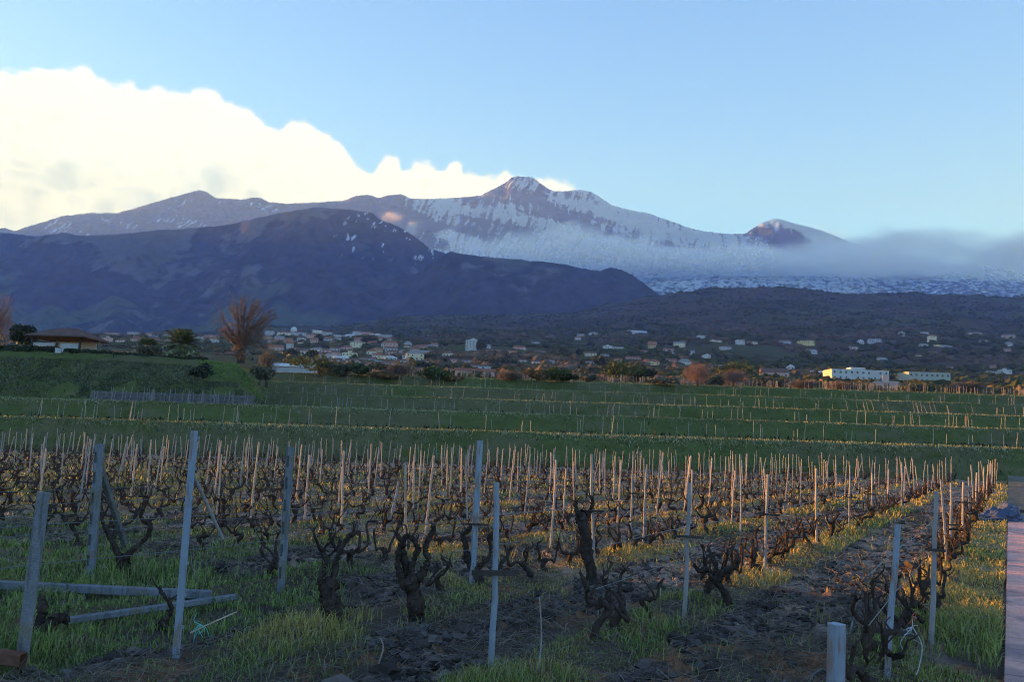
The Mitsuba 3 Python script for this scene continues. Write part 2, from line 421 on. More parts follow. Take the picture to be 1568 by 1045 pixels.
def soil_z(x, y):
    """Height of the field's soil: ploughed strips between the vine rows, low humps along them."""
    a, l = x * U[0] + y * U[1], x * N[0] + y * N[1]
    ph = (l - 1.1) / 2.68
    off = (ph - np.floor(ph)) * 2.68                    # 0 on a row
    till = np.clip((off - 0.35) / 0.3, 0, 1) * np.clip((1.95 - off) / 0.3, 0, 1) * (l > 1.1)
    clod = f3(x, y, 3.1, 41, 4) - 0.5
    lump = np.abs(f3(x, y, 6.5, 43, 3) - 0.5)
    hump = np.exp(-((np.minimum(off, 2.68 - off)) / 0.35) ** 2) * 0.07
    soft = (f3(x, y, 0.8, 47, 3) - 0.5) * 0.10
    return near_field(x, y) + soft + hump * (l > 0.4) + till * (clod * 0.34 - lump * 0.22) + (1 - till) * (l > 0.1) * clod * 0.05 - 0.02 * (l < 0.1)


# the ground of the vineyard: one sheet, finer near the camera
th = np.radians(np.linspace(-62, 62, 700))
rad = np.concatenate([[0.4, 1.2], np.geomspace(2.2, 96, 440)])
A_, R_ = np.meshgrid(th, rad, indexing='ij')
gx, gy = np.sin(A_) * R_, np.cos(A_) * R_
gz = soil_z(gx, gy)
gz = np.where(gy > BERTH + 0.6, gz - 1.2, gz)
v1 = np.stack([gx, gy, gz], -1).reshape(-1, 3)
f1 = grid_faces(*gx.shape)
th2 = np.radians(np.linspace(62, 298, 60))
A2, R2 = np.meshgrid(th2, np.geomspace(0.4, 96, 26), indexing='ij')
v2 = np.stack([np.sin(A2) * R2, np.cos(A2) * R2, R2 * 0 - 0.03], -1).reshape(-1, 3)
gm = join([trimesh.Trimesh(v1, f1[:, ::-1], process=False), trimesh.Trimesh(v2, grid_faces(*A2.shape)[:, ::-1], process=False)])
gm.invert()
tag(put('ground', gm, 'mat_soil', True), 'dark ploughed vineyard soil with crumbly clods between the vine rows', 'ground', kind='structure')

# terraces
tt = np.linspace(-1.05, 1.05, 420)
ys = np.concatenate([np.linspace(65, 158, 250), np.geomspace(159, 262, 36)])
TT, YY = np.meshgrid(tt, ys, indexing='ij')
X_ = TT * YY
Z_ = land(X_, YY) + (f3(X_, YY, 0.9, 61, 3) - 0.5) * 0.42
Z_[:, 0] -= 1.5
tag(put('terraces', (np.stack([X_, YY, Z_], -1).reshape(-1, 3), grid_faces(*X_.shape)), 'mat_bank', True), 'stepped terraces with green grassy banks beyond the vineyard', 'terraces', kind='structure')
# foothills
tt = np.linspace(-1.05, 1.05, 520)
ys = np.geomspace(261, 3600, 250)
TT, YY = np.meshgrid(tt, ys, indexing='ij')
X_ = TT * YY
Z_ = land(X_, YY) + (f3(X_, YY, 1 / 45., 62, 3) - 0.5) * np.clip((YY - 300) / 900, 0, 1) * 16
tag(put('foothills', (np.stack([X_, YY, Z_], -1).reshape(-1, 3), grid_faces(*X_.shape)), 'mat_foothill', True), 'wooded foothill slope rising behind the town', 'hills', kind='structure')


def ridged(x, y, s, seed, o=4):
    out, amp, tot = 0, 1.0, 0
    for k in range(o):
        n_ = meshkit.noise(np.stack([x * s * 2 ** k, y * s * 2 ** k, np.zeros_like(x)], -1), seed + k)
        out, tot, amp = out + amp * (1 - np.abs(2 * n_ - 1)), tot + amp, amp * 0.5
    return out / tot


def range_sheet(outline, y_ridge, depth, foot, back, t0, t1, nt, ny, relief, gully, seed, power=0.85, wander=0.0):
    """A mountain flank: rises from its foot (photo rows above the horizon) to the outline and falls away behind."""
    ot = np.array([slope(*q) for q in outline])
    t = np.linspace(t0, t1, nt)
    s = np.concatenate([np.linspace(0, 0.75, int(ny * 0.5), endpoint=False), np.linspace(0.75, 1.0, int(ny * 0.38)), 1 + np.linspace(0.01, 0.5, ny - int(ny * 0.5) - int(ny * 0.38))])
    Tm, Sm = np.meshgrid(t, s, indexing='ij')
    top = np.interp(Tm, ot[:, 0], ot[:, 1])
    fine = (f3(Tm * 4000, Tm * 0, 0.03, seed + 9, 4) - 0.5) * 0.0016
    yr = y_ridge + (f3(Tm * 4000, Tm * 0, 0.0035, seed, 3) - 0.5) * wander
    Y = yr + np.where(Sm <= 1, (Sm - 1) * depth, (Sm - 1) * back * 2)
    fz = foot(Tm) / F if callable(foot) else foot / F
    front = fz + (top + fine - fz) * np.clip(Sm, 0, 1) ** power
    zr = EYE + (top + fine) * yr
    Z = np.where(Sm <= 1, EYE + front * Y, zr - ((Sm - 1) * back * 2) * 0.55)
    X = Tm * Y
    w = np.clip(1 - Sm, 0, 1)
    w = np.where(Sm <= 1, np.clip(w / 0.12, 0, 1) * np.clip(Sm / 0.1, 0, 1), 0)
    warp = (f3(X, Y, 1 / 900., seed + 2, 3) - 0.5) * 700
    g = ridged(X + warp, Y * 0.35 + Z * 0.2, 1 / gully, seed + 5, 4) - 0.6
    Z = Z + w * g * relief + np.clip(w + 0.12, 0, 1) * (f3(X, Y + Z, 1 / 70., seed + 7, 4) - 0.5) * relief * 0.34
    return np.stack([X, Y, Z], -1).reshape(-1, 3), grid_faces(*X.shape)


LEFT_RANGE = [(-3000, 400), (-1500, 285), (-900, 280), (-600, 298), (-300, 330), (0, 357), (60, 362), (95, 356), (120, 361), (180, 359), (240, 353), (300, 349), (350, 344), (390, 335), (430, 326), (480, 318), (520, 320), (545, 322), (572, 327), (580, 335), (600, 343), (618, 352), (640, 366), (655, 379), (680, 387), (720, 410), (780, 450), (850, 500), (950, 560)]  # its unseen left end is raised to block the low sun
SPUR = [(380, 590), (460, 545), (520, 499), (560, 470), (600, 446), (640, 418), (670, 396), (690, 385), (705, 389), (760, 395), (820, 400), (870, 406), (905, 414), (920, 415), (935, 410), (950, 413), (970, 423), (985, 433), (1010, 452), (1060, 482), (1150, 540), (1300, 600)]
tag(put('left_range', range_sheet(LEFT_RANGE, 5200, 1900, 60, 900, -2.1, 0.20, 800, 230, 190, 620, 101, 0.80, 500), 'mat_massif', True), 'long dark wooded mountain range on the left below the volcano', 'mountain', kind='structure')
tag(put('spur', range_sheet(SPUR, 4300, 1300, 60, 700, -0.36, 0.42, 420, 200, 130, 480, 131, 0.85, 300), 'mat_massif', True), 'dark wooded spur running out below the snowy slopes', 'mountain', kind='structure')
SUN_BLOCK_HILL = [(-3600, 420), (-2200, 360), (-1500, 335), (-900, 335), (-500, 370), (-300, 470), (-160, 600), (-100, 660)]  # unseen hill, added to keep the low sun off valley haze and foothills
tag(put('side_hill', range_sheet(SUN_BLOCK_HILL, 2600, 1200, 40, 500, -2.1, -0.70, 200, 90, 60, 300, 191, 0.85, 0), 'mat_massif', True), 'wooded side ridge of the mountain range left of the view', 'mountain', kind='structure')
VOLCANO = [(-1500, 345), (-800, 330), (-400, 338), (-100, 346), (0, 352), (8, 350), (22, 354), (45, 347), (60, 342), (95, 331), (130, 327), (180, 326), (205, 320), (225, 313), (250, 306), (285, 296), (305, 291), (315, 294), (330, 303), (370, 306), (385, 303), (398, 302), (412, 310), (440, 312), (480, 310), (525, 308), (545, 300), (563, 298), (580, 303), (595, 299), (615, 298), (630, 305), (680, 304), (735, 300), (758, 288), (775, 279), (783, 272), (792, 270), (815, 271), (825, 279), (838, 288), (850, 293), (875, 292), (890, 291), (905, 294), (920, 303), (935, 313), (950, 318), (965, 322), (990, 326), (1010, 333), (1030, 340), (1050, 347), (1070, 353), (1100, 357), (1130, 359), (1142, 358), (1150, 352), (1165, 343), (1183, 335), (1190, 335), (1205, 339), (1230, 346), (1255, 352), (1275, 360), (1297, 369), (1350, 386), (1450, 406), (1568, 430), (1900, 470)]


def shelf(Tm):
    """Height of the snowy shelf at the foot of the volcano's face (rows above the horizon)."""
    px = np.array([-800, 700, 980, 1090, 1190, 1300, 1380, 1420, 1450, 1485, 1520, 1568, 1700])
    ro = np.array([400, 400, 428, 424, 425, 424, 428, 426, 419, 413, 419, 427, 440])
    ot = np.array([slope(a, b) for a, b in zip(px, ro)])
    return np.interp(Tm, ot[:, 0], ot[:, 1]) * F


tag(put('volcano', range_sheet(VOLCANO, 9500, 1150, shelf, 900, -1.15, 0.92, 900, 210, 190, 330, 151, 0.95, 0), 'mat_volcano', True), 'broad snow-covered volcano with streaked upper slopes and a rounded summit cone', 'mountain', kind='structure')
SHELF = [(700, 402), (980, 426), (1090, 423), (1190, 423), (1300, 424), (1380, 428), (1420, 427), (1450, 420), (1485, 413), (1520, 420), (1568, 427), (1700, 440), (1900, 450)]
tag(put('snowy_shelf', range_sheet(SHELF, 8250, 1900, 222, 300, -0.08, 0.92, 520, 150, 110, 300, 171, 1.0, 0), 'mat_volcano', True), 'snow-speckled wooded shelf at the foot of the volcano', 'mountain', kind='structure')

# ------------------------------------------------------------------ haze and the bank of fog before the volcano
scene['haze'] = {'type': 'cube', 'to_world': T4().translate([-400, 5300, 1750]).scale([11800, 5750, 1752]), 'bsdf': {'type': 'null'}, 'interior': {'type': 'ref', 'id': 'air'}}
tag('haze', 'thin blue air in front of the far mountains', kind='stuff')
def fog_bank(key, label, x0, x1, y0, y1, z0, z1, limits, floor, along, amount, g, thick, puffs, seed):
    """A bank of fog: density on a grid, ragged above and level below; its limits are photo pixels at the bank's own distance."""
    ym = (y0 + y1) / 2
    n_ = (max(60, int((x1 - x0) / 28)), 24, 72)
    gx_, gy_, gz_ = (np.linspace(a, b, k) for a, b, k in zip((x0, y0, z0), (x1, y1, z1), n_))
    Zg, Yg, Xg = np.meshgrid(gz_, gy_, gx_, indexing='ij')
    n1 = meshkit.fbm(np.stack([Xg / 520, Yg / 420, Zg / 260], -1), 5, seed)
    lim, low = np.array([slope(*p_) for p_ in limits]), np.array([slope(*p_) for p_ in floor])
    top_ = EYE + np.interp(Xg / ym, lim[:, 0], lim[:, 1]) * ym
    bot_ = EYE + np.interp(Xg / ym, low[:, 0], low[:, 1]) * ym
    dens = np.clip((top_ - Zg + (n1 - 0.5) * 420) / 130, 0, 1) * np.clip((Zg - bot_ + (n1 - 0.5) * 60) / 60, 0, 1)
    dens = dens * np.interp(Xg / ym, along, amount) * np.clip(n1 * 1.9 - 0.25, 0.2, 1)
    for px, py, rx, rz, k, sd in puffs:
        t, e = slope(px, py)
        nn = meshkit.fbm(np.stack([Xg / (rx * 5.0), Yg / 300, Zg / (rz * 5.0)], -1) + sd, 5, sd)
        d2 = ((Xg - t * ym) / (rx * 7.1)) ** 2 + ((Zg - EYE - e * ym) / (rz * 7.1)) ** 2 + ((Yg - ym) / 200) ** 2
        dens = np.maximum(dens, np.clip(0.75 - d2 + (nn - 0.5) * 4.2, 0, 1) ** 1.5 * k)
    for ax in range(3):                                     # nothing touches the box's faces
        sh = [1, 1, 1]
        sh[ax] = dens.shape[ax]
        dens = dens * np.clip(np.minimum(np.arange(sh[ax]), np.arange(sh[ax])[::-1]) / 2.0, 0, 1).reshape(sh)
    scene[key] = {'type': 'cube', 'to_world': T4().translate([(x0 + x1) / 2, ym, (z0 + z1) / 2]).scale([(x1 - x0) / 2, (y1 - y0) / 2, (z1 - z0) / 2]),
                  'bsdf': {'type': 'null'}, 'exterior': {'type': 'ref', 'id': 'air'},
                  'interior': {'type': 'heterogeneous', 'albedo': rgb(0.998, 0.998, 0.999), 'scale': thick, 'phase': {'type': 'hg', 'g': g},
                               'sigma_t': {'type': 'gridvolume', 'grid': mi.VolumeGrid(dens.astype(np.float32)[..., None]), 'filter_type': 'trilinear',
                                           'to_world': T4().translate([x0, y0, z0]).scale([x1 - x0, y1 - y0, z1 - z0])}}}
    tag(key, label, kind='stuff')


FOG_TOP = [(560, 400), (640, 390), (700, 380), (780, 370), (850, 360), (900, 360), (960, 374), (1040, 378), (1120, 370), (1180, 368), (1280, 370), (1310, 364), (1400, 366), (1430, 365), (1470, 371), (1510, 373), (1568, 357), (1700, 350)]
FOG_LOW = [(560, 410), (700, 408), (850, 414), (980, 422), (1090, 421), (1300, 423), (1450, 425), (1568, 431), (1700, 430)]
fog_bank('fog_bank', 'pale lilac fog lying across the lower slopes under the snowy summit', -2000.0, 4600.0, 7700.0, 8260.0, 1640.0, 2560.0, FOG_TOP, FOG_LOW,
         [-0.2, -0.09, -0.02, 0.10, 0.2, 0.38, 0.50], [0.0, 0.35, 0.7, 1.0, 1.0, 0.9, 0.0], 0.45, 0.017,
         [(601, 335, 20, 10, 0.13, 3), (632, 349, 16, 9, 0.5, 5), (690, 354, 24, 13, 0.55, 8), (872, 356, 36, 22, 0.3, 12)], 81)
fog_bank('fog_bank_001', 'flat-topped bluish fog bank against the sky at the right edge', 2500.0, 6200.0, 7080.0, 7640.0, 1440.0, 2340.0, FOG_TOP, FOG_LOW,
         [0.36, 0.46, 0.8], [0.0, 0.55, 0.5], 0.80, 0.026, [], 83)
# ================================================================== things
# ------------------------------------------------------------------ path on the right
SLABS = ['mat_paving', 'mat_paving_2', 'mat_paving_3']
for k_, tint in ((2, (0.86, 0.88, 0.93)), (3, (1.12, 1.02, 1.0))):
    scene[f'mat_paving_{k_}'] = {'type': 'principled', 'base_color': proc((lambda c: lambda p, n, uv: path_color(p, n, uv) * mi.Color3f(c))(tint)), 'roughness': 0.75, 'specular': 0.3}
bed = box(-2.5, 0.0, -6, 33.2, -0.05, -0.005)
Mrow = np.eye(4)
Mrow[:2, 0], Mrow[:2, 1] = -N, U                       # x across (to the right), y along the rows


def row_frame(mesh):
    m = mesh.copy()
    m.apply_transform(Mrow)
    return m


tag(put('path', row_frame(box(-0.14, 2.45, -6, 33.0, -0.06, 0.012)), 'mat_soil'), 'pinkish paved path along the right edge of the vineyard', 'path', kind='structure')
q = 0
for i in range(60):
    y0 = -5.9 + 0.64 * i
    for x0, x1 in ((-0.13, 1.138), (1.146, 2.42)):
        sl = box(x0, x1, y0, y0 + 0.632, 0.0, 0.034 + 0.004 * rng.random())
        c = sl.vertices.copy()
        hi = c[:, 2] > 0.02
        c[hi, 0] += np.where(c[hi, 0] > (x0 + x1) / 2, -0.008, 0.008)
        c[hi, 1] += np.where(c[hi, 1] > y0 + 0.3, -0.008, 0.008)
        sl.vertices = c
        part('path', 'slab', row_frame(sl), SLABS[int(rng.integers(3))])
# the unpaved track that goes on behind it
ta, tl = np.linspace(33.0, 76, 90), np.linspace(-3.4, 0.15, 14)
AA, LL = np.meshgrid(ta, tl, indexing='ij')
P = field(AA, LL)
zz = near_field(P[..., 0], P[..., 1]) + 0.03 + (f3(P[..., 0], P[..., 1], 1.4, 201, 3) - 0.5) * 0.09 + 0.5 * np.clip((AA - 66) / 10, 0, 1)
tag(put('track', (np.concatenate([P, zz[..., None]], -1).reshape(-1, 3), grid_faces(*AA.shape)), 'mat_track', True), 'pale earth track going on from the paved path to the green bank', 'path', kind='structure')


# ------------------------------------------------------------------ grass, straw and clods of the field
def rows_off(l):
    ph = (l - 1.1) / 2.68
    return (ph - np.floor(ph)) * 2.68


def scatter(n, amax, seed, near=3.9, power=1.0):
    """Random ground points in and round the view; thinner with distance."""
    r = np.random.default_rng(seed)
    u = r.random(n)
    y = near * (amax / near) ** (u ** power)
    t = r.uniform(-0.74, 0.74, n)
    return t * y, y


def keep_grass(x, y, seed):
    a, l = x * U[0] + y * U[1], x * N[0] + y * N[1]
    off = rows_off(l)
    strip = np.where(l < 1.1, (l > 0.15) * 1.0, np.clip((0.42 - off) / 0.2, 0, 1) + np.clip((off - 1.98) / 0.2, 0, 1))
    lawn = np.clip((l - 6.9 + (f3(x, y, 0.7, 3, 3) - 0.5) * 1.6) / 0.4, 0, 1) * np.clip((8.9 - a + (f3(x, y, 0.6, 5, 3) - 0.5) * 2) / 0.6, 0, 1)
    clump = f3(x, y, 1.3, 71, 4)
    p = np.clip(strip * np.clip((clump - 0.34) * 6, 0, 1), 0, 1)
    p = np.maximum(p, lawn * 0.95)
    mid = np.clip((a - 9.5 + (f3(x, y, 0.5, 8, 3) - 0.5) * 5) / 1.5, 0, 1) * np.clip((44 - a) / 10, 0, 1)
    p = np.maximum(p, mid * strip * 0.95)
    p = np.maximum(p, mid * 0.04)
    # weeds all over on the left, patchy
    p = np.maximum(p, np.clip((clump - 0.50) * 6, 0, 1) * np.clip((l - 4.5) / 4, 0.05, 0.32))
    return p, a, l, lawn


x, y = scatter(360000, 64, 11, power=0.88)
p, a, l, lawn = keep_grass(x, y, 1)
r_ = np.random.default_rng(5)
k = (r_.random(len(x)) < p) & (l > 0.17) & (y < BERTH)
x, y, a, l, lawn = x[k], y[k], a[k], l[k], lawn[k]
n = len(x)
tall = f3(x, y, 0.9, 91, 3)
h = (0.06 + 0.23 * np.clip((tall - 0.3) * 2, 0, 1)) * r_.uniform(0.5, 1.25, n)
w = np.clip(0.0011 * np.hypot(x, y), 0.007, 0.05) * r_.uniform(0.7, 1.3, n)
lean = r_.normal(0, 0.38, (n, 2))
dry = np.clip((f3(x, y, 0.22, 95, 4) - 0.46) * 5 + 0.55 * np.clip((a - 9) / 5, -0.8, 1) + r_.normal(0, 0.22, n) - 0.8 * lawn + 0.30 * (l < 1.0), 0, 1)[:, None]  # dry patches by noise, plus low-sun warmth painted into the mid-field grass
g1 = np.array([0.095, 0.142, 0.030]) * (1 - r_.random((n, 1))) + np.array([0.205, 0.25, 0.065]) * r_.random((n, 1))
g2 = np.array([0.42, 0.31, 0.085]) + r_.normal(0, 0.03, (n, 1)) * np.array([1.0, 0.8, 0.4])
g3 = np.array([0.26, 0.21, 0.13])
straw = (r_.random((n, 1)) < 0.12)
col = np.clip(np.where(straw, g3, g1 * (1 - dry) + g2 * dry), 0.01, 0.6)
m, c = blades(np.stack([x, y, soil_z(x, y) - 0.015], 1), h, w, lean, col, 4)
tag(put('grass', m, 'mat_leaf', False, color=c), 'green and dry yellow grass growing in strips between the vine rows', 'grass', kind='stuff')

x, y = scatter(95000, 60, 21, power=0.78)
a, l = x * U[0] + y * U[1], x * N[0] + y * N[1]
k = (l > 0.9) & (r_.random(len(x)) < np.clip((f3(x, y, 1.1, 77, 3) - 0.3) * 3, 0.25, 1)) & ~((l > 7.2) & (a < 8.5))
x, y = x[k], y[k]
n = len(x)
ang = r_.random(n) * 2 * np.pi
d = np.stack([np.cos(ang), np.sin(ang), r_.normal(0.15, 0.3, n)], 1)
ln = r_.uniform(0.08, 0.42, n)
wd = np.clip(0.0008 * np.hypot(x, y), 0.005, 0.02) * r_.uniform(0.7, 1.4, n)
tone = r_.random((n, 1))
col = np.array([0.065, 0.055, 0.047]) * (1 - tone) + np.array([0.25, 0.205, 0.16]) * tone
m, c = ribbons(np.stack([x, y, soil_z(x, y) + 0.025], 1), d, ln, wd, r_.normal(0, 0.07, n), col, 6)
tag(put('pruning_litter', m, 'mat_vertex', False, color=c), 'grey straw and cut vine twigs lying on the dark soil', 'litter', kind='stuff')

# clods: a few knobbly lumps, thrown about the ploughed strips
ico = trimesh.creation.icosphere(subdivisions=1)
lumps = []
x, y = scatter(46000, 40, 31, power=0.85)
a, l = x * U[0] + y * U[1], x * N[0] + y * N[1]
off = rows_off(l)
k = (l > 1.3) & (off > 0.45) & (off < 2.1) & ~((l > 7.2) & (a < 8.5)) & (f3(x, y, 1.3, 71, 4) < 0.56)
x, y = x[k][:14000], y[k][:14000]
iv = np.array(ico.vertices)
vs, fs, cs = [], [], []
size = r_.gamma(2.0, 0.0105, len(x)) + 0.010
base_z = soil_z(x, y)
for i in range(len(x)):
    j = 1 + 0.34 * r_.normal(size=(len(iv), 1))
    v = iv * np.clip(j, 0.4, 1.6) * size[i] * np.array([1.2, 1.0, 0.75])
    vs.append(v + np.array([x[i], y[i], base_z[i] + size[i] * 0.25]))
    fs.append(np.array(ico.faces) + i * len(iv))
    cs.append(np.tile(np.array([0.090, 0.073, 0.064]) * r_.uniform(0.5, 1.7), (len(iv), 1)))
tag(put('soil_clods', (np.vstack(vs), np.vstack(fs)), 'mat_vertex', False, color=np.vstack(cs)), 'dark clods of turned earth on the ploughed strips', 'soil', kind='stuff')


# ------------------------------------------------------------------ posts and stakes
def ground_point(px, py):
    """Where a photo pixel meets the vineyard's ground."""
    t, e = slope(px, py)
    y = -EYE / e
    for _ in range(4):
        y = (float(near_field(t * y, y)) - EYE) / e
    return np.array([t * y, y, float(near_field(t * y, y))])


def upright(bx, by, tx, ty):
    """Foot and head of a post from its photo pixels, the head at the foot's depth."""
    b = ground_point(bx, by)
    h_ = at_depth(tx, ty, b[1])
    return b, h_


def frame_to(b, h_, spin=0.0):
    """4 x 4 that puts a post drawn along +z from the origin at b, pointing to h_."""
    z = (h_ - b) / np.linalg.norm(h_ - b)
    x_ = np.cross([0, 1.0, 0], z)
    x_ /= np.linalg.norm(x_)
    y_ = np.cross(z, x_)
    c, s = math.cos(spin), math.sin(spin)
    m = np.eye(4)
    m[:3, 0], m[:3, 1], m[:3, 2], m[:3, 3] = x_ * c + y_ * s, y_ * c - x_ * s, z, b
    return m


def bevel_post(w, d, L, slots=0, seed=0):
    """A cast post with chamfered edges and, if asked, upright slots let into its face."""
    c = 0.012
    prof = [(-w / 2 + c, -d / 2), (w / 2 - c, -d / 2), (w / 2, -d / 2 + c), (w / 2, d / 2 - c), (w / 2 - c, d / 2), (-w / 2 + c, d / 2), (-w / 2, d / 2 - c), (-w / 2, -d / 2 + c)]
    from shapely.geometry import Polygon
    m = trimesh.creation.extrude_polygon(Polygon(prof), L + 0.3, engine='earcut')
    m.apply_translation([0, 0, -0.3])
    if slots:
        cut = join([box(-w * 0.42, -w * 0.12, -d, -d / 2 + 0.035, z - 0.08, z + 0.08) for z in np.linspace(0.25, L - 0.2, slots)])
        m = trimesh.boolean.difference([m, cut], engine='manifold')
    return m


def channel_post(w, d, L):
    """A rolled steel U-section post."""
    from shapely.geometry import Polygon
    t_ = 0.005
    prof = [(-w / 2, -d / 2), (w / 2, -d / 2), (w / 2, d / 2), (w / 2 - 0.012, d / 2), (w / 2 - 0.012, d / 2 - t_), (w / 2 - t_, d / 2 - t_), (w / 2 - t_, -d / 2 + t_), (-w / 2 + t_, -d / 2 + t_), (-w / 2 + t_, d / 2 - t_), (-w / 2 + 0.012, d / 2 - t_), (-w / 2 + 0.012, d / 2), (-w / 2, d / 2)]
    m = trimesh.creation.extrude_polygon(Polygon(prof), L + 0.3, engine='earcut')
    m.apply_translation([0, 0, -0.3])
    return m


def stick(r0, L, seed, sides=7):
    rr = np.random.default_rng(seed)
    zz = np.linspace(-0.25, L, 9)
    w_ = np.cumsum(rr.normal(0, 0.006, (9, 2)), 0)
    w_ -= w_[1]
    return tube(np.column_stack([w_, zz]), r0 * np.linspace(1.08, 0.88, 9) * rr.uniform(0.93, 1.07, 9), sides, True, 0.08, seed)


def moved(mesh, M):
    m = mesh.copy()
    m.apply_transform(M)
    return m


def post(name, kind, b, h_, w, label, category, group, mat, spin=0.35, bar=None, extra=()):
    """A post of its own, with its crossbar, slots, staples or brace as parts."""
    key = numbered(name)
    L = float(np.linalg.norm(h_ - b))
    M = frame_to(b, h_, spin)
    if kind == 'concrete':
        mesh = bevel_post(w, w * 0.95, L)
    elif kind == 'slotted':
        mesh = bevel_post(w, w * 0.95, L, 6)
    elif kind == 'channel':
        mesh = channel_post(w, w * 0.8, L)
    else:
        mesh = stick(w / 2, L, abs(hash(label)) % 9973 if False else len(label) * 31 + int(L * 1000), 9)
    put(key + '__shaft', moved(mesh, M), mat)
    if kind == 'channel':                               # wire notches: little hooks punched from the edge
        for z in np.linspace(0.35, L - 0.06, 7):
            part(key, 'hook', moved(box(w / 2 - 0.002, w / 2 + 0.014, -0.012, 0.012, z - 0.02, z + 0.006), M), mat)
    if bar:
        z, half, thick, bmat = bar
        bm = join([box(-half, half * 0.9, -w / 2 - 0.036, -w / 2 - 0.004, z - thick / 2, z + thick / 2)])
        bm.vertices += (np.random.default_rng(3).random(bm.vertices.shape) - 0.5) * 0.006
        part(key, 'crossbar', moved(bm, frame_to(b, h_, 0.12)), bmat)
        part(key, 'wire_tie', moved(trimesh.creation.torus(w * 0.72, 0.004, major_sections=14, minor_sections=5).apply_translation([0, 0, z]), M), 'mat_wire')
    for nm, mesh, m_ in extra:
        part(key, nm, mesh, m_)
    tag(key, label, category, group)
    return key


def bar_at(b, h_, py, px0, px1, thick, mat):
    """Crossbar of a post from its photo row and columns."""
    t0, e0 = slope((px0 + px1) / 2, py)
    return (EYE + e0 * b[1] - b[2], (px1 - px0) / F * b[1] / 2, thick, mat)


# the big posts one by one
b, h_ = upright(32, 1022, 67, 755)
post('concrete_post', 'concrete', b, h_, 0.105, 'square grey concrete post nearest the lower left corner', 'post', 'end posts of the vine rows', 'mat_concrete', 0.5)
FRONT_POST = b
b, h_ = upright(268, 1022, 298, 660)
brace = tube([b + (h_ - b) * 0.80 + np.array([0.02, 0.03, 0]), at_depth(341, 826, b[1] + 0.5)], [0.016, 0.016], 7)
post('steel_post', 'channel', b, h_, 0.062, 'tall blue-grey steel post with a thin slanting brace on its right', 'post', 'steel row posts', 'mat_zinc', 0.3, extra=[('brace', brace, 'mat_cane_grey')])
b, h_ = upright(138, 886, 153, 680)
g_ = ground_point(196, 850)
bt = b + (h_ - b) * 0.86
br = moved(bevel_post(0.085, 0.085, float(np.linalg.norm(bt - g_)) - 0.1), frame_to(g_, bt))
post('concrete_post', 'slotted', b, h_, 0.115, 'slotted concrete post held by a slanting concrete strut', 'post', 'end posts of the vine rows', 'mat_concrete', 0.25, extra=[('strut', br, 'mat_concrete')])
b, h_ = upright(430, 906, 445, 685)
post('concrete_post', 'slotted', b, h_, 0.105, 'slotted concrete post without a strut, standing in grass left of centre', 'post', 'end posts of the vine rows', 'mat_concrete', 0.3)
b, h_ = upright(722, 906, 735, 675)
post('steel_post', 'channel', b, h_, 0.075, 'tall blue-grey steel post with a crossbar near the middle of the field', 'post', 'steel row posts', 'mat_zinc', 0.4, bar=bar_at(b, h_, 803, 702, 744, 0.03, 'mat_wood_dark'))
b, h_ = upright(752, 1056, 762, 740)
post('steel_post', 'round', b, h_, 0.058, 'grey round post with a low dark crossbar in the middle foreground', 'post', 'steel row posts', 'mat_zinc', 0.4, bar=bar_at(b, h_, 877, 722, 792, 0.045, 'mat_wood_dark'))
b, h_ = upright(1359, 1056, 1377, 805)
post('steel_post', 'round', b, h_, 0.060, 'leaning grey post with crossbar and white and red string tied to it', 'post', 'steel row posts', 'mat_zinc', 0.4, bar=bar_at(b, h_, 967, 1335, 1402, 0.05, 'mat_wood_dark'))
TIE_POST, TIE_HEAD = b, h_
b = np.array([*(slope(1268, 1100)[0] * np.array([3.75]) ), 3.75, 0.0])
h_ = at_depth(1281, 956, 3.75)
post('concrete_post', 'concrete', b, h_, 0.068, 'light blue-grey square post cut off by the bottom edge right of centre', 'post', 'end posts of the vine rows', 'mat_zinc', 0.55)
# wooden stakes measured in the photograph: head, foot, width, colour, crossbar
KNOWN = [((1057, 740), (1047, 955), 0.052, 'mat_cane_grey', (822, 1026, 1076)), ((907, 696), (908, 877), 0.05, 'mat_cane_grey', (783, 886, 921)),
         ((969, 691), (965, 822), 0.046, 'mat_cane_grey', (756, 960, 980)), ((1176, 727), (1170, 888), 0.05, 'mat_cane_grey', (788, 1155, 1198)),
         ((1134, 696), (1134, 820), 0.05, 'mat_cane_grey', None), ((1250, 718), (1250, 842), 0.048, 'mat_cane', None), ((1301, 713), (1300, 818), 0.05, 'mat_cane_grey', (762, 1288, 1310)),
         ((1336, 725), (1334, 802), 0.05, 'mat_cane', (757, 1325, 1343)), ((1362, 719), (1359, 785), 0.05, 'mat_cane', None), ((1382, 709), (1381, 787), 0.05, 'mat_cane_grey', None),
         ((1430, 753), (1426, 990), 0.055, 'mat_cane_grey', (842, 1410, 1442)), ((1456, 740), (1456, 848), 0.055, 'mat_cane_grey', (804, 1440, 1462)), ((1474, 739), (1473, 836), 0.052, 'mat_cane', (770, 1472, 1502)),
         ((1484, 731), (1485, 811), 0.052, 'mat_cane_grey', None), ((1495, 724), (1494, 790), 0.055, 'mat_cane', (754, 1488, 1502)), ((1057, 698), (1047, 787), 0.055, 'mat_cane', None),
         ((853, 705), (843, 842), 0.05, 'mat_cane', None), ((665, 698), (651, 822), 0.05, 'mat_cane', None), ((645, 690), (640, 782), 0.05, 'mat_cane', None), ((528, 692), (517, 782), 0.05, 'mat_cane', None),
         ((473, 697), (466, 800), 0.05, 'mat_cane', None), ((1512, 712), (1510, 768), 0.055, 'mat_cane', None), ((1507, 716), (1505, 775), 0.055, 'mat_cane', None), ((322, 691), (314, 755), 0.05, 'mat_cane', None), ((610, 738), (598, 800), 0.06, 'mat_cane_grey', None)]
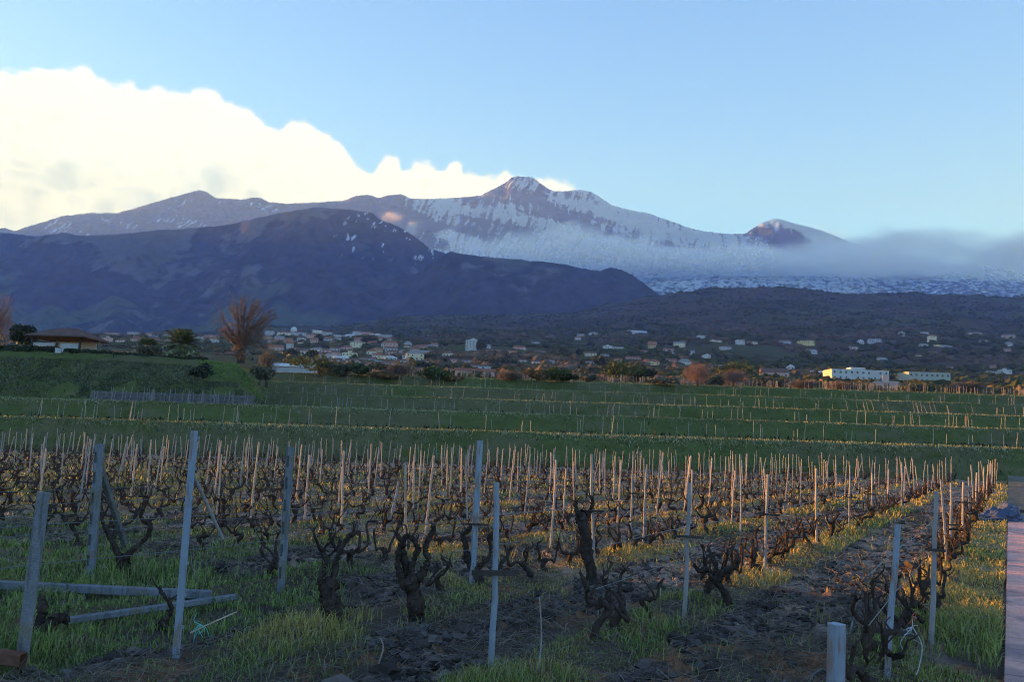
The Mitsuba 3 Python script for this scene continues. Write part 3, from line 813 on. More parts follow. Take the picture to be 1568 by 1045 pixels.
ORD = ['first', 'second', 'third', 'fourth', 'fifth', 'sixth', 'seventh', 'eighth', 'ninth', 'tenth', 'eleventh', 'twelfth']
taken = []
KNOWN_KEYS = []
WORD = {'mat_cane': 'pale peeled wooden', 'mat_cane_grey': 'weathered grey wooden'}
for (hx, hy), (bx, by), w_, mt, bar in KNOWN:
    b, h_ = upright(bx, by, hx, hy)
    a_, l_ = float(b[:2] @ U), float(b[:2] @ N)
    row = int(round((l_ - 1.1) / 2.68))
    taken.append((a_, l_))
    lab = f'{WORD[mt]} stake in the {ORD[min(row, 11)]} vine row from the path' + (' with a dark crossbar' if bar else '')
    far_n = sum(1 for q_ in labels.values() if q_.get('label', '').startswith(lab))
    KNOWN_KEYS.append(post('vine_stake', 'round', b, h_, w_, lab, 'stake', 'stakes of the vine rows', mt, bar=bar_at(b, h_, *bar, 0.032, 'mat_wood_dark') if bar else None))


# ------------------------------------------------------------------ grapevines
def limb(start, end, rr, bends, n):
    d = end - start
    k = np.linspace(0, 1, bends + 2)[1:-1]
    mid = [start + d * q_ + rr.normal(0, 0.11, 3) * np.array([1, 1, 0.7]) * np.linalg.norm(d) * 1.25 for q_ in k]
    return smooth_line([start, *mid, end], n)


def knotted(n, r0, r1, rr, k=0.22):
    """Radii of old wood: swollen at the joints."""
    s = np.linspace(0, 1, n)
    r = r0 + (r1 - r0) * s
    return r * (1 + k * np.interp(s, np.linspace(0, 1, 7), rr.normal(0, 1, 7)).clip(-1.2, 1.6))


def vine_parts(seed, sides, n, big=1.0, arms=None):
    rr = np.random.default_rng(seed)
    lean_ = rr.normal(0, 0.10, 2)
    head = np.array([lean_[0], lean_[1], rr.uniform(0.20, 0.38)]) * big
    tr = limb(np.array([0, 0, -0.12]), head, rr, 2, n)
    rad_ = knotted(n, 0.050 * big, 0.042 * big, rr)
    rad_[-2:] *= 1.25
    out = [('trunk', tube(tr, rad_, sides, True, 0.24, seed))]
    na = arms or int(rr.choice([2, 3, 3, 4]))
    a0 = rr.random() * 6.28
    for k_ in range(na):
        ang_ = a0 + k_ * 6.28 / na + rr.normal(0, 0.4)
        reach = rr.uniform(0.12, 0.36)
        tip = head + np.array([math.cos(ang_) * reach * 0.7, math.sin(ang_) * reach * 1.25, rr.uniform(0.20, 0.46)]) * big
        elbow = head + (tip - head) * np.array([0.85, 0.85, 0.18]) + rr.normal(0, 0.05, 3)
        line = smooth_line([head, head * 0.5 + elbow * 0.5 + rr.normal(0, 0.035, 3), elbow, elbow * 0.4 + tip * 0.6 + rr.normal(0, 0.06, 3), tip], n)
        m_ = [tube(line, knotted(n, 0.027 * big, 0.015 * big, rr, 0.28), max(5, sides - 2), True, 0.14, seed + k_)]
        for _ in range(int(rr.integers(1, 4))):
            at_ = line[int(rr.integers(n // 2, n))]
            e_ = at_ + np.array([rr.normal(0, 0.07), rr.normal(0, 0.09), rr.uniform(0.05, 0.20)])
            m_.append(tube(smooth_line([at_, at_ * 0.5 + e_ * 0.5 + rr.normal(0, 0.02, 3), e_], 5), np.linspace(0.012, 0.006, 5) * big, 4))
        out.append(('arm' if k_ == 0 else f'arm_{k_:03d}', join(m_)))
    return out


def make_group(name, parts, mat):
    scene[name] = {'type': 'shapegroup', **{nm: mikit.ply(m_, mat, 45 if len(m_.faces) < 4000 else True) for nm, m_ in parts}}


NEAR = [f'vine_old_{k}' for k in range(8)]
FAR = [f'vine_young_{k}' for k in range(8)]
for k, g in enumerate(NEAR):
    make_group(g, vine_parts(300 + k, 9, 20, 0.92), 'mat_vine')
for k, g in enumerate(FAR):
    make_group(g, vine_parts(400 + k, 6, 9, 0.98), 'mat_vine')


def inst(group, M):
    return {'type': 'instance', 'to_world': T4(M.tolist()), 'group': {'type': 'ref', 'id': group}}


def pose(x, y, z, yaw, sx=1.0, sz=1.0, lx=0.0, ly=0.0):
    c, s = math.cos(yaw), math.sin(yaw)
    M = np.array([[c * sx, -s * sx, lx * sz, x], [s * sx, c * sx, ly * sz, y], [0, 0, sz, z], [0, 0, 0, 1.0]])
    return M


# vines drawn from the photograph, limb by limb: (foot pixel, label, limbs as (pixels, first and last radius in pixels, depth shift))
HEROES = [
    ((512, 958), 'thick old vine with one long arm stretched up right, left of centre in front',
     [('trunk', [(514, 966), (508, 930), (502, 905), (508, 890)], 21, 15, 0.0), ('arm', [(508, 895), (514, 872), (513, 862), (521, 845), (528, 832), (538, 820), (546, 817)], 9, 4, 0.08), ('arm', [(503, 912), (493, 898), (490, 884), (497, 877)], 9, 5, -0.06)]),
    ((640, 955), 'old vine with four thick arms raised like fingers, in the centre foreground',
     [('trunk', [(640, 962), (637, 930), (632, 905), (627, 890)], 15, 17, 0.0), ('arm', [(618, 892), (610, 872), (610, 848), (613, 832)], 8, 4, 0.0), ('arm', [(626, 890), (620, 862), (616, 838), (620, 824), (627, 822)], 8, 4, 0.1),
      ('arm', [(632, 892), (630, 868), (637, 850), (640, 838), (632, 826), (628, 821)], 8, 4, -0.08), ('arm', [(640, 888), (654, 866), (652, 842), (658, 822), (664, 812), (662, 806)], 9, 4, 0.05)]),
    ((906, 892), 'stout knobbly vine trunk behind a grey stake right of centre',
     [('trunk', [(908, 900), (903, 866), (897, 840), (898, 822), (891, 800), (893, 790)], 10, 12, 0.0), ('arm', [(893, 798), (886, 788), (882, 778), (883, 770)], 6, 3, 0.0), ('arm', [(897, 796), (903, 784), (908, 772), (905, 762)], 6, 3, 0.1)]),
    ((192, 884), 'low forked vine leaning against the slanting concrete strut',
     [('trunk', [(196, 890), (190, 868), (186, 855)], 12, 11, 0.0), ('arm', [(186, 860), (176, 838), (168, 822), (160, 806)], 8, 5, 0.0), ('arm', [(190, 860), (204, 842), (216, 834), (226, 822), (230, 808), (227, 800)], 7, 4, 0.12)]),
    ((250, 972), 'short curved vine stub beside the tall blue-grey steel post',
     [('trunk', [(238, 980), (244, 966), (250, 955)], 14, 9, 0.0), ('arm', [(248, 958), (259, 945), (262, 930), (255, 916), (247, 908), (244, 900)], 6, 3, 0.0)]),
    ((76, 980), 'charred looking vine stump behind the square concrete post in the corner',
     [('trunk', [(58, 990), (62, 965), (64, 940), (62, 925)], 17, 8, 0.3), ('arm', [(66, 975), (82, 958), (96, 955), (101, 962)], 15, 9, 0.3)]),
    ((1118, 935), 'dark bushy vine in the second row, leaning left behind the grass',
     [('trunk', [(1122, 945), (1112, 915), (1100, 895), (1090, 880)], 9, 9, 0.0), ('arm', [(1095, 885), (1082, 874), (1070, 876), (1062, 866)], 7, 4, 0.1), ('arm', [(1100, 890), (1112, 872), (1126, 868), (1132, 856)], 7, 3, -0.1), ('arm', [(1092, 882), (1098, 866), (1090, 856)], 6, 3, 0.0)]),
    ((720, 905), 'crooked vine with wiry arms at the foot of the tall steel post',
     [('trunk', [(742, 915), (734, 895), (724, 870), (714, 850)], 11, 10, 0.0), ('arm', [(714, 854), (712, 834), (708, 822), (716, 812), (722, 808)], 6, 3, 0.05), ('arm', [(728, 872), (746, 858), (752, 842), (748, 826), (754, 816)], 5, 3, 0.1), ('arm', [(736, 880), (760, 872), (776, 850), (784, 838)], 5, 3, -0.1)]),
]
hero_spots = []
for (fx_, fy_), lab, limbs in HEROES:
    key = numbered('grapevine')
    b = ground_point(fx_, fy_)
    hero_spots.append((float(b[:2] @ U), float(b[:2] @ N)))
    rr = np.random.default_rng(int(fx_))
    for nm, pix, r0, r1, dy in limbs:
        pts = np.array([at_depth(*q_, b[1]) for q_ in pix])
        pts[:, 1] += dy * np.linspace(0.3, 1, len(pts)) + rr.normal(0, 0.025, len(pts))
        pts[:, 0] *= pts[:, 1] / b[1]
        n_ = 46
        line = smooth_line(pts, n_)
        line += rr.normal(0, 0.006, line.shape)
        rad_ = knotted(n_, r0 * 0.66 / F * b[1], r1 * 0.72 / F * b[1], rr, 0.18)
        m_ = [tube(line, rad_, 13, True, 0.20, int(fx_))]
        for _ in range(2 if nm == 'arm' else 0):
            at_ = line[int(rr.integers(n_ // 2, n_))]
            e_ = at_ + np.array([rr.normal(0, 0.06), rr.normal(0, 0.06), rr.uniform(0.05, 0.16)])
            m_.append(tube(smooth_line([at_, at_ * 0.5 + e_ * 0.5 + rr.normal(0, 0.02, 3), e_], 6), np.linspace(0.010, 0.005, 6), 5))
        part(key, nm, join(m_), 'mat_vine', True)
    tag(key, lab, 'vine', 'grapevines of the field')

plants, stakes = [], []
r_ = np.random.default_rng(17)
for j in range(-2, 32):
    l0 = 1.1 + 2.68 * j if j >= 0 else -2.9 - 2.68 * (-1 - j)
    a_ = 7.2 if j >= 0 else 52
    nxt = a_ + r_.uniform(0, 3)
    while a_ < 84:
        a_ += r_.uniform(0.55, 0.92) if a_ < 18 else r_.uniform(0.95, 1.5)
        l_ = l0 + r_.normal(0, 0.06)
        x_, y_ = a_ * U + l_ * N
        if not (6.8 < y_ < 64.5) or abs(x_ / y_) > 0.70:
            if a_ > nxt:
                nxt = a_ + r_.uniform(1.7, 3.4)
            continue
        on_lawn = l_ > 6.9 and a_ < 8.4
        if not on_lawn and min([math.hypot(a_ - q_[0], l_ - q_[1]) for q_ in hero_spots]) > 0.62 and r_.random() > 0.06:
            plants.append((math.hypot(x_, y_), x_, y_, j, a_))
        if a_ > nxt:
            nxt = a_ + (r_.uniform(1.7, 3.4) if a_ < 24 else r_.uniform(1.0, 2.3))
            clear = min(math.hypot(a_ - q_[0], l_ - q_[1]) for q_ in taken)
            if clear > (1.2 if j > 1 else 2.6) and a_ > (11.5 if j > 1 else 15):
                stakes.append((math.hypot(x_, y_), x_ + r_.normal(0, 0.08), y_ + r_.normal(0, 0.08), j, a_))
plants.sort()
stakes.sort()
def nth(k):
    return f'{k}' + ('th' if 10 <= k % 100 <= 20 else {1: 'st', 2: 'nd', 3: 'rd'}.get(k % 10, 'th'))


def in_row(j):
    return f'the {nth(j + 1)} row from the path' if j >= 0 else ('the row just across the path' if j == -1 else 'the second row across the path')


ORDER = {}                                              # place in its row, counted from the near end
for kind_, things_ in (('v', plants), ('s', stakes)):
    extra_ = [(int(round((l_ - 1.1) / 2.68)), a_) for a_, l_ in (hero_spots if kind_ == 'v' else taken)]
    for j_ in {q_[3] for q_ in things_}:
        along = sorted([q_[4] for q_ in things_ if q_[3] == j_] + [a_ for jj, a_ in extra_ if jj == j_])
        for q_, a_ in enumerate(along):
            ORDER[kind_, j_, a_] = q_ + 1
for key_, (a_, l_) in zip(KNOWN_KEYS, taken):
    j_ = int(round((l_ - 1.1) / 2.68))
    if ('s', j_, a_) in ORDER:
        bar_ = ' with a dark crossbar' if any(k_.startswith(key_ + '__crossbar') for k_ in scene) else ''
        labels[key_]['label'] = labels[key_]['label'].split(' stake')[0] + f' stake{bar_}, {nth(ORDER["s", j_, a_])} in {in_row(j_)}'
SIDE = lambda j: f'in the {ORD[j]} vine row from the path' if 0 <= j < 12 else ('in the far left rows' if j >= 12 else 'in the row on the far side of the path')
for i, (d_, x_, y_, j, a_) in enumerate(plants):
    near = d_ < 20
    g = (NEAR if near else FAR)[int(r_.integers(8))]
    yaw = U_ANG + r_.choice([0, math.pi]) + r_.normal(0, 0.35)
    s_ = r_.uniform(0.82, 1.18)
    M = pose(x_, y_, float(near_field(x_, y_)) + 0.04, -yaw, s_, s_ * r_.uniform(0.88, 1.12), r_.normal(0, 0.07), r_.normal(0, 0.07))
    if i < 290:
        key = numbered('grapevine')
        scene[key] = inst(g, M)
        tag(key, f'gnarled leafless grapevine, {nth(ORDER["v", j, a_])} from the near end of {in_row(j)}', 'vine', 'grapevines of the field')
    else:
        scene[f'distant_grapevines__{i:04d}'] = inst(g, M)
tag('distant_grapevines', 'dark mass of leafless grapevines at the far end of the field', 'vines', kind='stuff')

POLES = {}
for mt, tint in (('mat_cane', 'pale'), ('mat_cane_grey', 'grey')):
    for k in range(5):
        g = f'pole_{tint}_{k}'
        scene[g] = {'type': 'shapegroup', 'shaft': mikit.ply(stick(0.024, 1.75, 500 + k, 6), mt, 50)}
        POLES.setdefault(mt, []).append(g)
for i, (d_, x_, y_, j, a_) in enumerate(stakes):
    mt = 'mat_cane' if r_.random() < (0.62 if d_ < 45 else 0.35) else 'mat_cane_grey'
    M = pose(x_, y_, float(near_field(x_, y_)), r_.random() * 6.28, r_.uniform(0.8, 1.15), r_.uniform(0.86, 1.14), r_.normal(0.02, 0.045), r_.normal(0, 0.045))
    if r_.random() < 0.08:
        M[0, 2] += r_.normal(0, 0.14)
    g = POLES[mt][int(r_.integers(5))]
    if i < 270:
        key = numbered('vine_stake')
        scene[key] = inst(g, M)
        tag(key, f'{WORD[mt]} stake, {nth(ORDER["s", j, a_])} from the near end of {in_row(j)}', 'stake', 'stakes of the vine rows')
    else:
        scene[f'distant_stakes__{i:04d}'] = inst(g, M)
tag('distant_stakes', 'pale thin stakes at the far end of the vineyard below the green bank', 'stakes', kind='stuff')
print('vines', len(plants), 'stakes', len(stakes))

# trellis wires along the nearer rows
for j in range(0, 6):
    l_ = 1.1 + 2.68 * j
    key = numbered('trellis_wire')
    for z in (0.62, 1.05):
        a0 = 8.0 if j < 3 else 4.0
        aa = np.linspace(a0, 60, 60)
        P = field(aa, np.full(60, l_ + 0.03))
        zz = near_field(P[:, 0], P[:, 1]) + z - 0.03 * np.abs(np.sin(aa * 0.62))
        part(key, 'wire', tube(np.column_stack([P, zz]), 0.0045, 4, False), 'mat_wire')
    tag(key, f'thin grey trellis wire along the {ORD[j]} vine row from the path', 'wire', 'trellis wires')

# ------------------------------------------------------------------ things lying about
def beam(p0, p1, w, hh, mat, key, name=None, end=True):
    d = p1 - p0
    L = float(np.linalg.norm(d))
    m = bevel_post(w, hh, L - 0.0)
    m = trimesh.intersections.slice_mesh_plane(m, [0, 0, 1], [0, 0, 0], cap=True, engine='earcut') if False else m
    M = frame_to(p0, p1)
    return moved(m, M)


def on_ground(px, py, z):
    t, e = slope(px, py)
    y = (z - EYE) / e
    return np.array([t * y, y, z])


def lying(p0, p1, w, hh):
    """A beam on its side from p0 to p1 (its middle line), chamfered."""
    d = (p1 - p0) / np.linalg.norm(p1 - p0)
    L = float(np.linalg.norm(p1 - p0))
    m = bevel_post(w, hh, L - 0.3)
    m.apply_translation([0, 0, 0.3])
    sd = np.cross(d, [0, 0, 1.0])
    sd /= np.linalg.norm(sd)
    M = np.eye(4)
    M[:3, 0], M[:3, 1], M[:3, 2], M[:3, 3] = sd, np.cross(d, sd), d, p0
    return moved(m, M)


tag(put(numbered('concrete_beam'), lying(on_ground(-60, 894, 0.10), on_ground(322, 912, 0.10), 0.09, 0.11), 'mat_concrete'), 'grey concrete post lying flat in the lawn behind the front post', 'concrete post', 'fallen posts')
tag(put(numbered('concrete_beam'), lying(on_ground(100, 952, 0.07), on_ground(362, 915, 0.13), 0.07, 0.075), 'mat_concrete'), 'slanting concrete post lying in the lawn, half sunk in grass', 'concrete post', 'fallen posts')
# square steel tube, open at its end
p0, p1 = np.array([-6.1, 7.25, 0.30]), np.array([-4.02, 7.05, 0.17])
outer = lying(p0, p1, 0.10, 0.11)
dd = (p1 - p0) / np.linalg.norm(p1 - p0)
inner = lying(p1 - dd * 0.25, p1 + dd * 0.06, 0.084, 0.094)
tag(put('steel_tube', trimesh.boolean.difference([outer, inner], engine='manifold'), 'mat_rust'), 'rusty red-brown square steel tube in the lower left corner', 'steel tube')
# irrigation hose
hp = [(1372, 806), (1356, 836), (1346, 862), (1326, 890), (1312, 918), (1306, 942), (1296, 972), (1286, 1004), (1262, 1014), (1224, 1030), (1178, 1050)]
pts = np.array([on_ground(*q_, 0.10) for q_ in hp])
line = smooth_line(pts, 60)
line[:, 2] = soil_z(line[:, 0], line[:, 1]) + 0.03
tag(put('irrigation_hose', tube(line, 0.014, 7), 'mat_hose', 40), 'thin dark irrigation hose winding over the ploughed soil', 'hose')
# folded sheet of tarpaulin at the end of the paved path
c0 = on_ground(1532, 798, 0.03)
ic = trimesh.creation.icosphere(subdivisions=4)
v = np.array(ic.vertices)
q = v * 2.1
rad_ = 1 + 0.9 * (meshkit.fbm(q + 3, 4, 77) - 0.5) + 0.35 * (np.abs(meshkit.noise(q * 2.2, 8) - 0.5))
v = v * rad_[:, None] * np.array([0.66, 0.45, 0.42])
v[:, 2] = np.maximum(v[:, 2], -0.02) * (1 + 0.45 * np.clip(v[:, 0], -0.5, 0.6)) + 0.02
v[:, 2] *= 1 + 0.25 * np.sin(v[:, 0] * 14 + v[:, 1] * 5) * np.clip(v[:, 2] * 4, 0, 1)
tag(put('tarpaulin', (v + c0, np.array(ic.faces)), 'mat_tarp', 35), 'crumpled dark blue tarpaulin lying at the end of the paved path', 'tarpaulin')
# a dark branch beside it
pts = np.array([c0 + np.array([0.55, 0.05, 0.30]), c0 + np.array([0.9, 0.1, 0.33]), c0 + np.array([1.3, 0.0, 0.22]), c0 + np.array([1.9, -0.1, 0.05])])
tag(put('branch', tube(smooth_line(pts, 14), np.linspace(0.06, 0.035, 14), 7, True, 0.15, 5), 'mat_wood_dark', 45), 'dark dead branch sticking out of the blue tarpaulin', 'branch')
c1 = on_ground(1514, 950, 0.03)
st = trimesh.creation.icosphere(subdivisions=3)
v = np.array(st.vertices)
v = v * (1 + 0.35 * (meshkit.fbm(v * 1.7 + 2, 3, 4) - 0.5))[:, None] * np.array([0.16, 0.09, 0.045])
tag(put('flat_stone', (v + c1, np.array(st.faces)), 'mat_stone', 30), 'flat pale stone in the grass beside the paved path', 'stone')


# twine
def twine(c, n, reach, seed, lift=0.1):
    rr = np.random.default_rng(seed)
    out = []
    for _ in range(n):
        e_ = c + rr.normal(0, 1, 3) * np.array([reach, reach * 0.6, reach]) - np.array([0, 0, lift * rr.random()])
        mid = (c + e_) / 2 + rr.normal(0, reach * 0.4, 3)
        out.append(tube(smooth_line([c, mid, e_], 9), np.linspace(0.004, 0.0025, 9), 5))
    return join(out)


tp = on_ground(308, 958, 0.22)
tag(put('teal_twine', twine(tp, 7, 0.075, 4), 'mat_teal_tie'), 'bright teal plastic twine knotted on a twig in the soil', 'twine')
tp2 = on_ground(330, 948, 0.20)
tag(put('cut_cane', tube(smooth_line([tp + np.array([-0.1, 0, -0.08]), tp + np.array([0.12, 0.02, 0.03]), tp2 + np.array([0.18, 0.1, 0.05])], 10), np.linspace(0.009, 0.006, 10), 6), 'mat_cane'), 'pale cut vine cane held by the teal twine', 'cane')
tc = TIE_POST + (TIE_HEAD - TIE_POST) * 0.33 + np.array([0.17, -0.05, 0.08])
k0 = 'string_ties'
part(k0, 'white_string', twine(tc, 8, 0.07, 8, 0.12), 'mat_white_tie')
part(k0, 'red_string', twine(tc + np.array([0, 0, 0.1]), 2, 0.05, 9, 0.0), 'mat_red_tie')
part(k0, 'loose_end', tube(smooth_line([tc, tc + np.array([0.08, 0, -0.16]), tc + np.array([0.05, 0, -0.34]), tc + np.array([0.02, 0, -0.42])], 14), 0.0045, 6), 'mat_white_tie')
tag(k0, 'tangle of white and red string hanging from the crossbar of the leaning post', 'string')
# standing dry stems
for k, (bx, by, tx, ty, lab) in enumerate([(822, 1045, 826, 915, 'thin dry weed stem rising from the dark soil right of the grey round post'), (580, 1010, 583, 978, 'pale snapped reed sticking up from the soil in the centre foreground'), (1128, 970, 1129, 956, 'short pale snapped stem beside the second vine row')]):
    b = ground_point(bx, by)
    h_ = at_depth(tx, ty, b[1])
    mid = (b + h_) / 2 + np.array([0.03, 0.02, 0])
    tag(put(numbered('dry_stem'), tube(smooth_line([b - [0, 0, 0.05], mid, h_], 12), np.linspace(0.009, 0.005, 12), 6), 'mat_cane_grey' if k == 0 else 'mat_cane'), lab, 'stem')
# ------------------------------------------------------------------ the terraces: fringe of grass, stakes, low vines
r_ = np.random.default_rng(23)
EDGE = [69.6, 95, 115, 135, 155]
bx_, by_ = [], []
for ey in EDGE:                                         # long grass hanging over each edge
    n = 8500
    t = r_.uniform(-0.78, 0.78, n)
    wob = (f3(t * 90, t * 0, 0.25, 5, 3) - 0.5) * 2.4
    y = ey - wob + r_.normal(0.1, 0.40, n)
    bx_.append(t * y)
    by_.append(y)
n = 60000                                               # tussocks on the banks and flats
t, y = r_.uniform(-0.78, 0.78, n), 66 + 92 * r_.random(n) ** 1.2
bx_.append(t * y)
by_.append(y)
x, y = np.concatenate(bx_), np.concatenate(by_)
n = len(x)
edge = np.arange(n) < 8500 * len(EDGE)
h = np.where(edge, r_.uniform(0.12, 0.38, n), r_.uniform(0.15, 0.45, n))
w = r_.uniform(0.05, 0.11, n)
pale = np.clip((f3(x, y, 0.05, 7, 3) - 0.25) * 3, 0.55, 1)[:, None] * edge[:, None] + r_.normal(0, 0.12, (n, 1))
col = np.clip(np.array([0.072, 0.096, 0.028]) * r_.uniform(0.6, 1.6, (n, 1)) * (1 - pale) + np.array([0.29, 0.28, 0.15]) * pale, 0.01, 0.5)
m, c = blades(np.stack([x, y, land(x, y) - 0.05], 1), h, w, r_.normal(0, 0.4, (n, 2)), col, 9)
tag(put('bank_grass', m, 'mat_leaf', False, color=c), 'tussocks and pale long grass along the edges of the terraces', 'grass', kind='stuff')

# stakes on the terraces, in short rows that run away from the edge
TERR = [(72.5, 90.5, 3.6), (97.5, 111, 3.2), (117.5, 131, 3.0), (137.5, 151, 3.6), (158, 236, 3.0)]
cnt = 0
for ti, (ya, yb, sp) in enumerate(TERR):
    lo, hi = (-0.74, 0.74) if ti < 2 else (-0.335, 0.74)
    x_ = lo * ya
    while x_ < hi * yb * 1.02:
        x_ += r_.uniform(0.3, 0.9) if r_.random() < 0.76 else r_.uniform(1.6, sp * 1.3)
        for _ in range(1 if ti < 4 else 3):
            y_ = r_.uniform(ya, yb) if ti == 4 else ya + (yb - ya) * r_.random() ** 1.5
            if knoll(x_, y_) > 0.02 and y_ > 98:
                continue
            mt = 'mat_cane_grey' if r_.random() < (0.8 if x_ < 30 else 0.5) and ti < 4 else 'mat_cane'
            M = pose(x_, y_, float(land(x_, y_)) - 0.05, r_.random() * 6.28, 1.25, r_.uniform(0.7, 1.15), r_.normal(0.03, 0.05), r_.normal(0, 0.05))
            if ti == 2 and 0.42 * y_ < x_ < 0.60 * y_:
                M[0, 2] -= 0.28
            scene[f'terrace_stakes__{cnt:05d}'] = inst(POLES[mt][cnt % 5], M)
            cnt += 1
tag('terrace_stakes', 'thin grey and tan stakes standing along the grassy terraces', 'stakes', kind='stuff')
n = 3600
t = r_.uniform(-0.76, 0.76, n)
ti = r_.integers(0, 5, n)
y = np.array([TERR[k][0] for k in ti]) + r_.random(n) * np.array([TERR[k][1] - TERR[k][0] for k in ti])
x = t * y
k = (ti < 2) | (t > -0.335)
x, y = x[k], y[k]
k = ~((knoll(x, y) > 0.02) & (y > 98))
x, y = x[k], y[k]
n = len(x)
m, c = blades(np.stack([x, y, land(x, y) - 0.05], 1), r_.uniform(0.35, 0.9, n), r_.uniform(0.10, 0.22, n), r_.normal(0, 0.5, (n, 2)), np.tile([0.035, 0.026, 0.022], (n, 1)) * r_.uniform(0.6, 1.6, (n, 1)), 13)
tag(put('terrace_vines', m, 'mat_vertex', False, color=c), 'low dark vine stumps between the stakes of the terraces', 'vines', kind='stuff')


# ------------------------------------------------------------------ trees
def leaf_cloud(n, centres, radii, size, seed, c0, c1, squash=0.8):
    """A crown of small leaf clumps spread through the lobes' volume."""
    r = np.random.default_rng(seed)
    k = r.integers(0, len(centres), n)
    d = r.normal(size=(n, 3))
    d /= np.linalg.norm(d, axis=1, keepdims=True)
    rad_ = radii[k] * (0.55 + 0.5 * r.random(n) ** 0.6)
    p = centres[k] + d * rad_[:, None] * np.array([1, 1, squash])
    a = r.normal(size=(n, 3))
    a /= np.linalg.norm(a, axis=1, keepdims=True)
    b = np.cross(a, r.normal(size=(n, 3)))
    b /= np.linalg.norm(b, axis=1, keepdims=True)
    s = size * r.uniform(0.6, 1.4, (n, 1))
    v = np.stack([p - a * s, p + b * s * 0.8, p + a * s, p - b * s * 0.8], 1).reshape(-1, 3)
    q = np.arange(n)[:, None] * 4
    f = np.hstack([q, q + 1, q + 2, q, q + 2, q + 3]).reshape(-1, 3)
    tone = r.random((n, 1))
    return (v, f), np.repeat(np.array(c0) * (1 - tone) + np.array(c1) * tone, 4, 0)


def limbs_of(h, spread, seed, n=7, r0=0.2):
    """Trunk and boughs of a tree h high, as one tapering body."""
    rr = np.random.default_rng(seed)
    th_ = h * rr.uniform(0.35, 0.5)
    ms = [tube(smooth_line([[0, 0, -0.4], [rr.normal(0, 0.1), rr.normal(0, 0.1), th_ * 0.5], [rr.normal(0, 0.2), rr.normal(0, 0.2), th_]], 8), np.linspace(r0, r0 * 0.65, 8), 8, True, 0.1, seed)]
    for k in range(n):
        a = k * 6.28 / n + rr.normal(0, 0.3)
        s = np.array([0, 0, th_ * rr.uniform(0.65, 1.0)])
        e_ = np.array([math.cos(a) * spread * rr.uniform(0.35, 0.8), math.sin(a) * spread * rr.uniform(0.35, 0.8), h * rr.uniform(0.65, 0.93)])
        ms.append(tube(smooth_line([s, s * 0.6 + e_ * 0.4 + [0, 0, 0.1], e_], 7), np.linspace(r0 * 0.5, r0 * 0.12, 7), 5, True, 0.1, seed + k))
    return join(ms)


def twig_crown(h, rx, zc, rz, n, seed, c0, c1, thick=0.02, lump=(0.55, 0.95)):
    """The fine bare branches of a winter tree, all curving up and out."""
    r = np.random.default_rng(seed)
    d = r.normal(size=(n, 3))
    d /= np.linalg.norm(d, axis=1, keepdims=True)
    lump_ = lump[0] + lump[1] * meshkit.fbm(d * 1.6 + seed, 3, seed)[:, None]
    p = d * lump_ * (r.random((n, 1)) ** 0.62) * np.array([rx, rx, rz]) + np.array([0, 0, zc])
    out = p - np.array([0, 0, zc - rz * 1.6])
    out /= np.linalg.norm(out, axis=1, keepdims=True)
    dirv = out + r.normal(0, 0.35, (n, 3)) + np.array([0, 0, 0.35])
    tone = r.random((n, 1))
    return ribbons(p, dirv, r.uniform(0.5, 1.5, n) * rx / 3.2, thick * r.uniform(0.7, 1.5, n), r.normal(0, 0.12, n), np.array(c0) * (1 - tone) + np.array(c1) * tone, seed)


def lobes(kind, h, w, rr):
    if kind == 'umbrella':
        n = 9
        c = np.column_stack([rr.normal(0, w * 0.24, n), rr.normal(0, w * 0.24, n), h * rr.uniform(0.34, 0.70, n)])
        return c, rr.uniform(0.19, 0.27, n) * w, 0.72
    n = 8
    c = np.column_stack([rr.normal(0, w * 0.19, n), rr.normal(0, w * 0.19, n), h * rr.uniform(0.28, 0.74, n)])
    return c, rr.uniform(0.2, 0.30, n) * w, 0.9 * h / w


KIND = {'umbrella': ((0.030, 0.046, 0.014), (0.095, 0.110, 0.030)), 'green': ((0.022, 0.038, 0.016), (0.07, 0.085, 0.032)), 'yellow': ((0.10, 0.09, 0.025), (0.21, 0.17, 0.05)),
        'dark': ((0.014, 0.024, 0.014), (0.040, 0.052, 0.026)), 'orange': ((0.14, 0.08, 0.03), (0.24, 0.13, 0.05)), 'pink': ((0.14, 0.075, 0.06), (0.26, 0.145, 0.115)), 'brown': ((0.07, 0.05, 0.04), (0.15, 0.11, 0.085)), 'olive': ((0.06, 0.062, 0.04), (0.13, 0.125, 0.08))}


def tree(name, kind, px, base, wpx, hpx, label, category, group, y=None, n=1500, seed=None):
    seed = seed or int(px * 7 + base)
    rr = np.random.default_rng(seed)
    if y is None:
        g = ground_hit(px, base)
    else:
        g = at_depth(px, base, y)
    w, h = wpx / F * g[1], hpx / F * g[1]
    key = numbered(name)
    c0, c1 = KIND[kind]
    if kind in ('pink', 'brown'):
        (v, f), c = twig_crown(h, w / 2, h * 0.56, h * 0.46, n, seed, c0, c1, 0.012 * g[1] / 60, (0.40, 1.15))
    else:
        ce, ra, sq = lobes('umbrella' if kind == 'umbrella' else 'round', h, w, rr)
        (v, f), c = leaf_cloud(n, ce, ra, 0.0011 * g[1] + 0.05, seed, c0, c1, sq)
    put(key + '__trunk', limbs_of(h * 0.95, w * 0.5, seed, 6, 0.03 * h + 0.05).apply_translation(g), 'mat_trunk', 45)
    put(key + '__crown', (v + g, f), 'mat_leaf', False, color=c)
    tag(key, label, category, group)
    return key


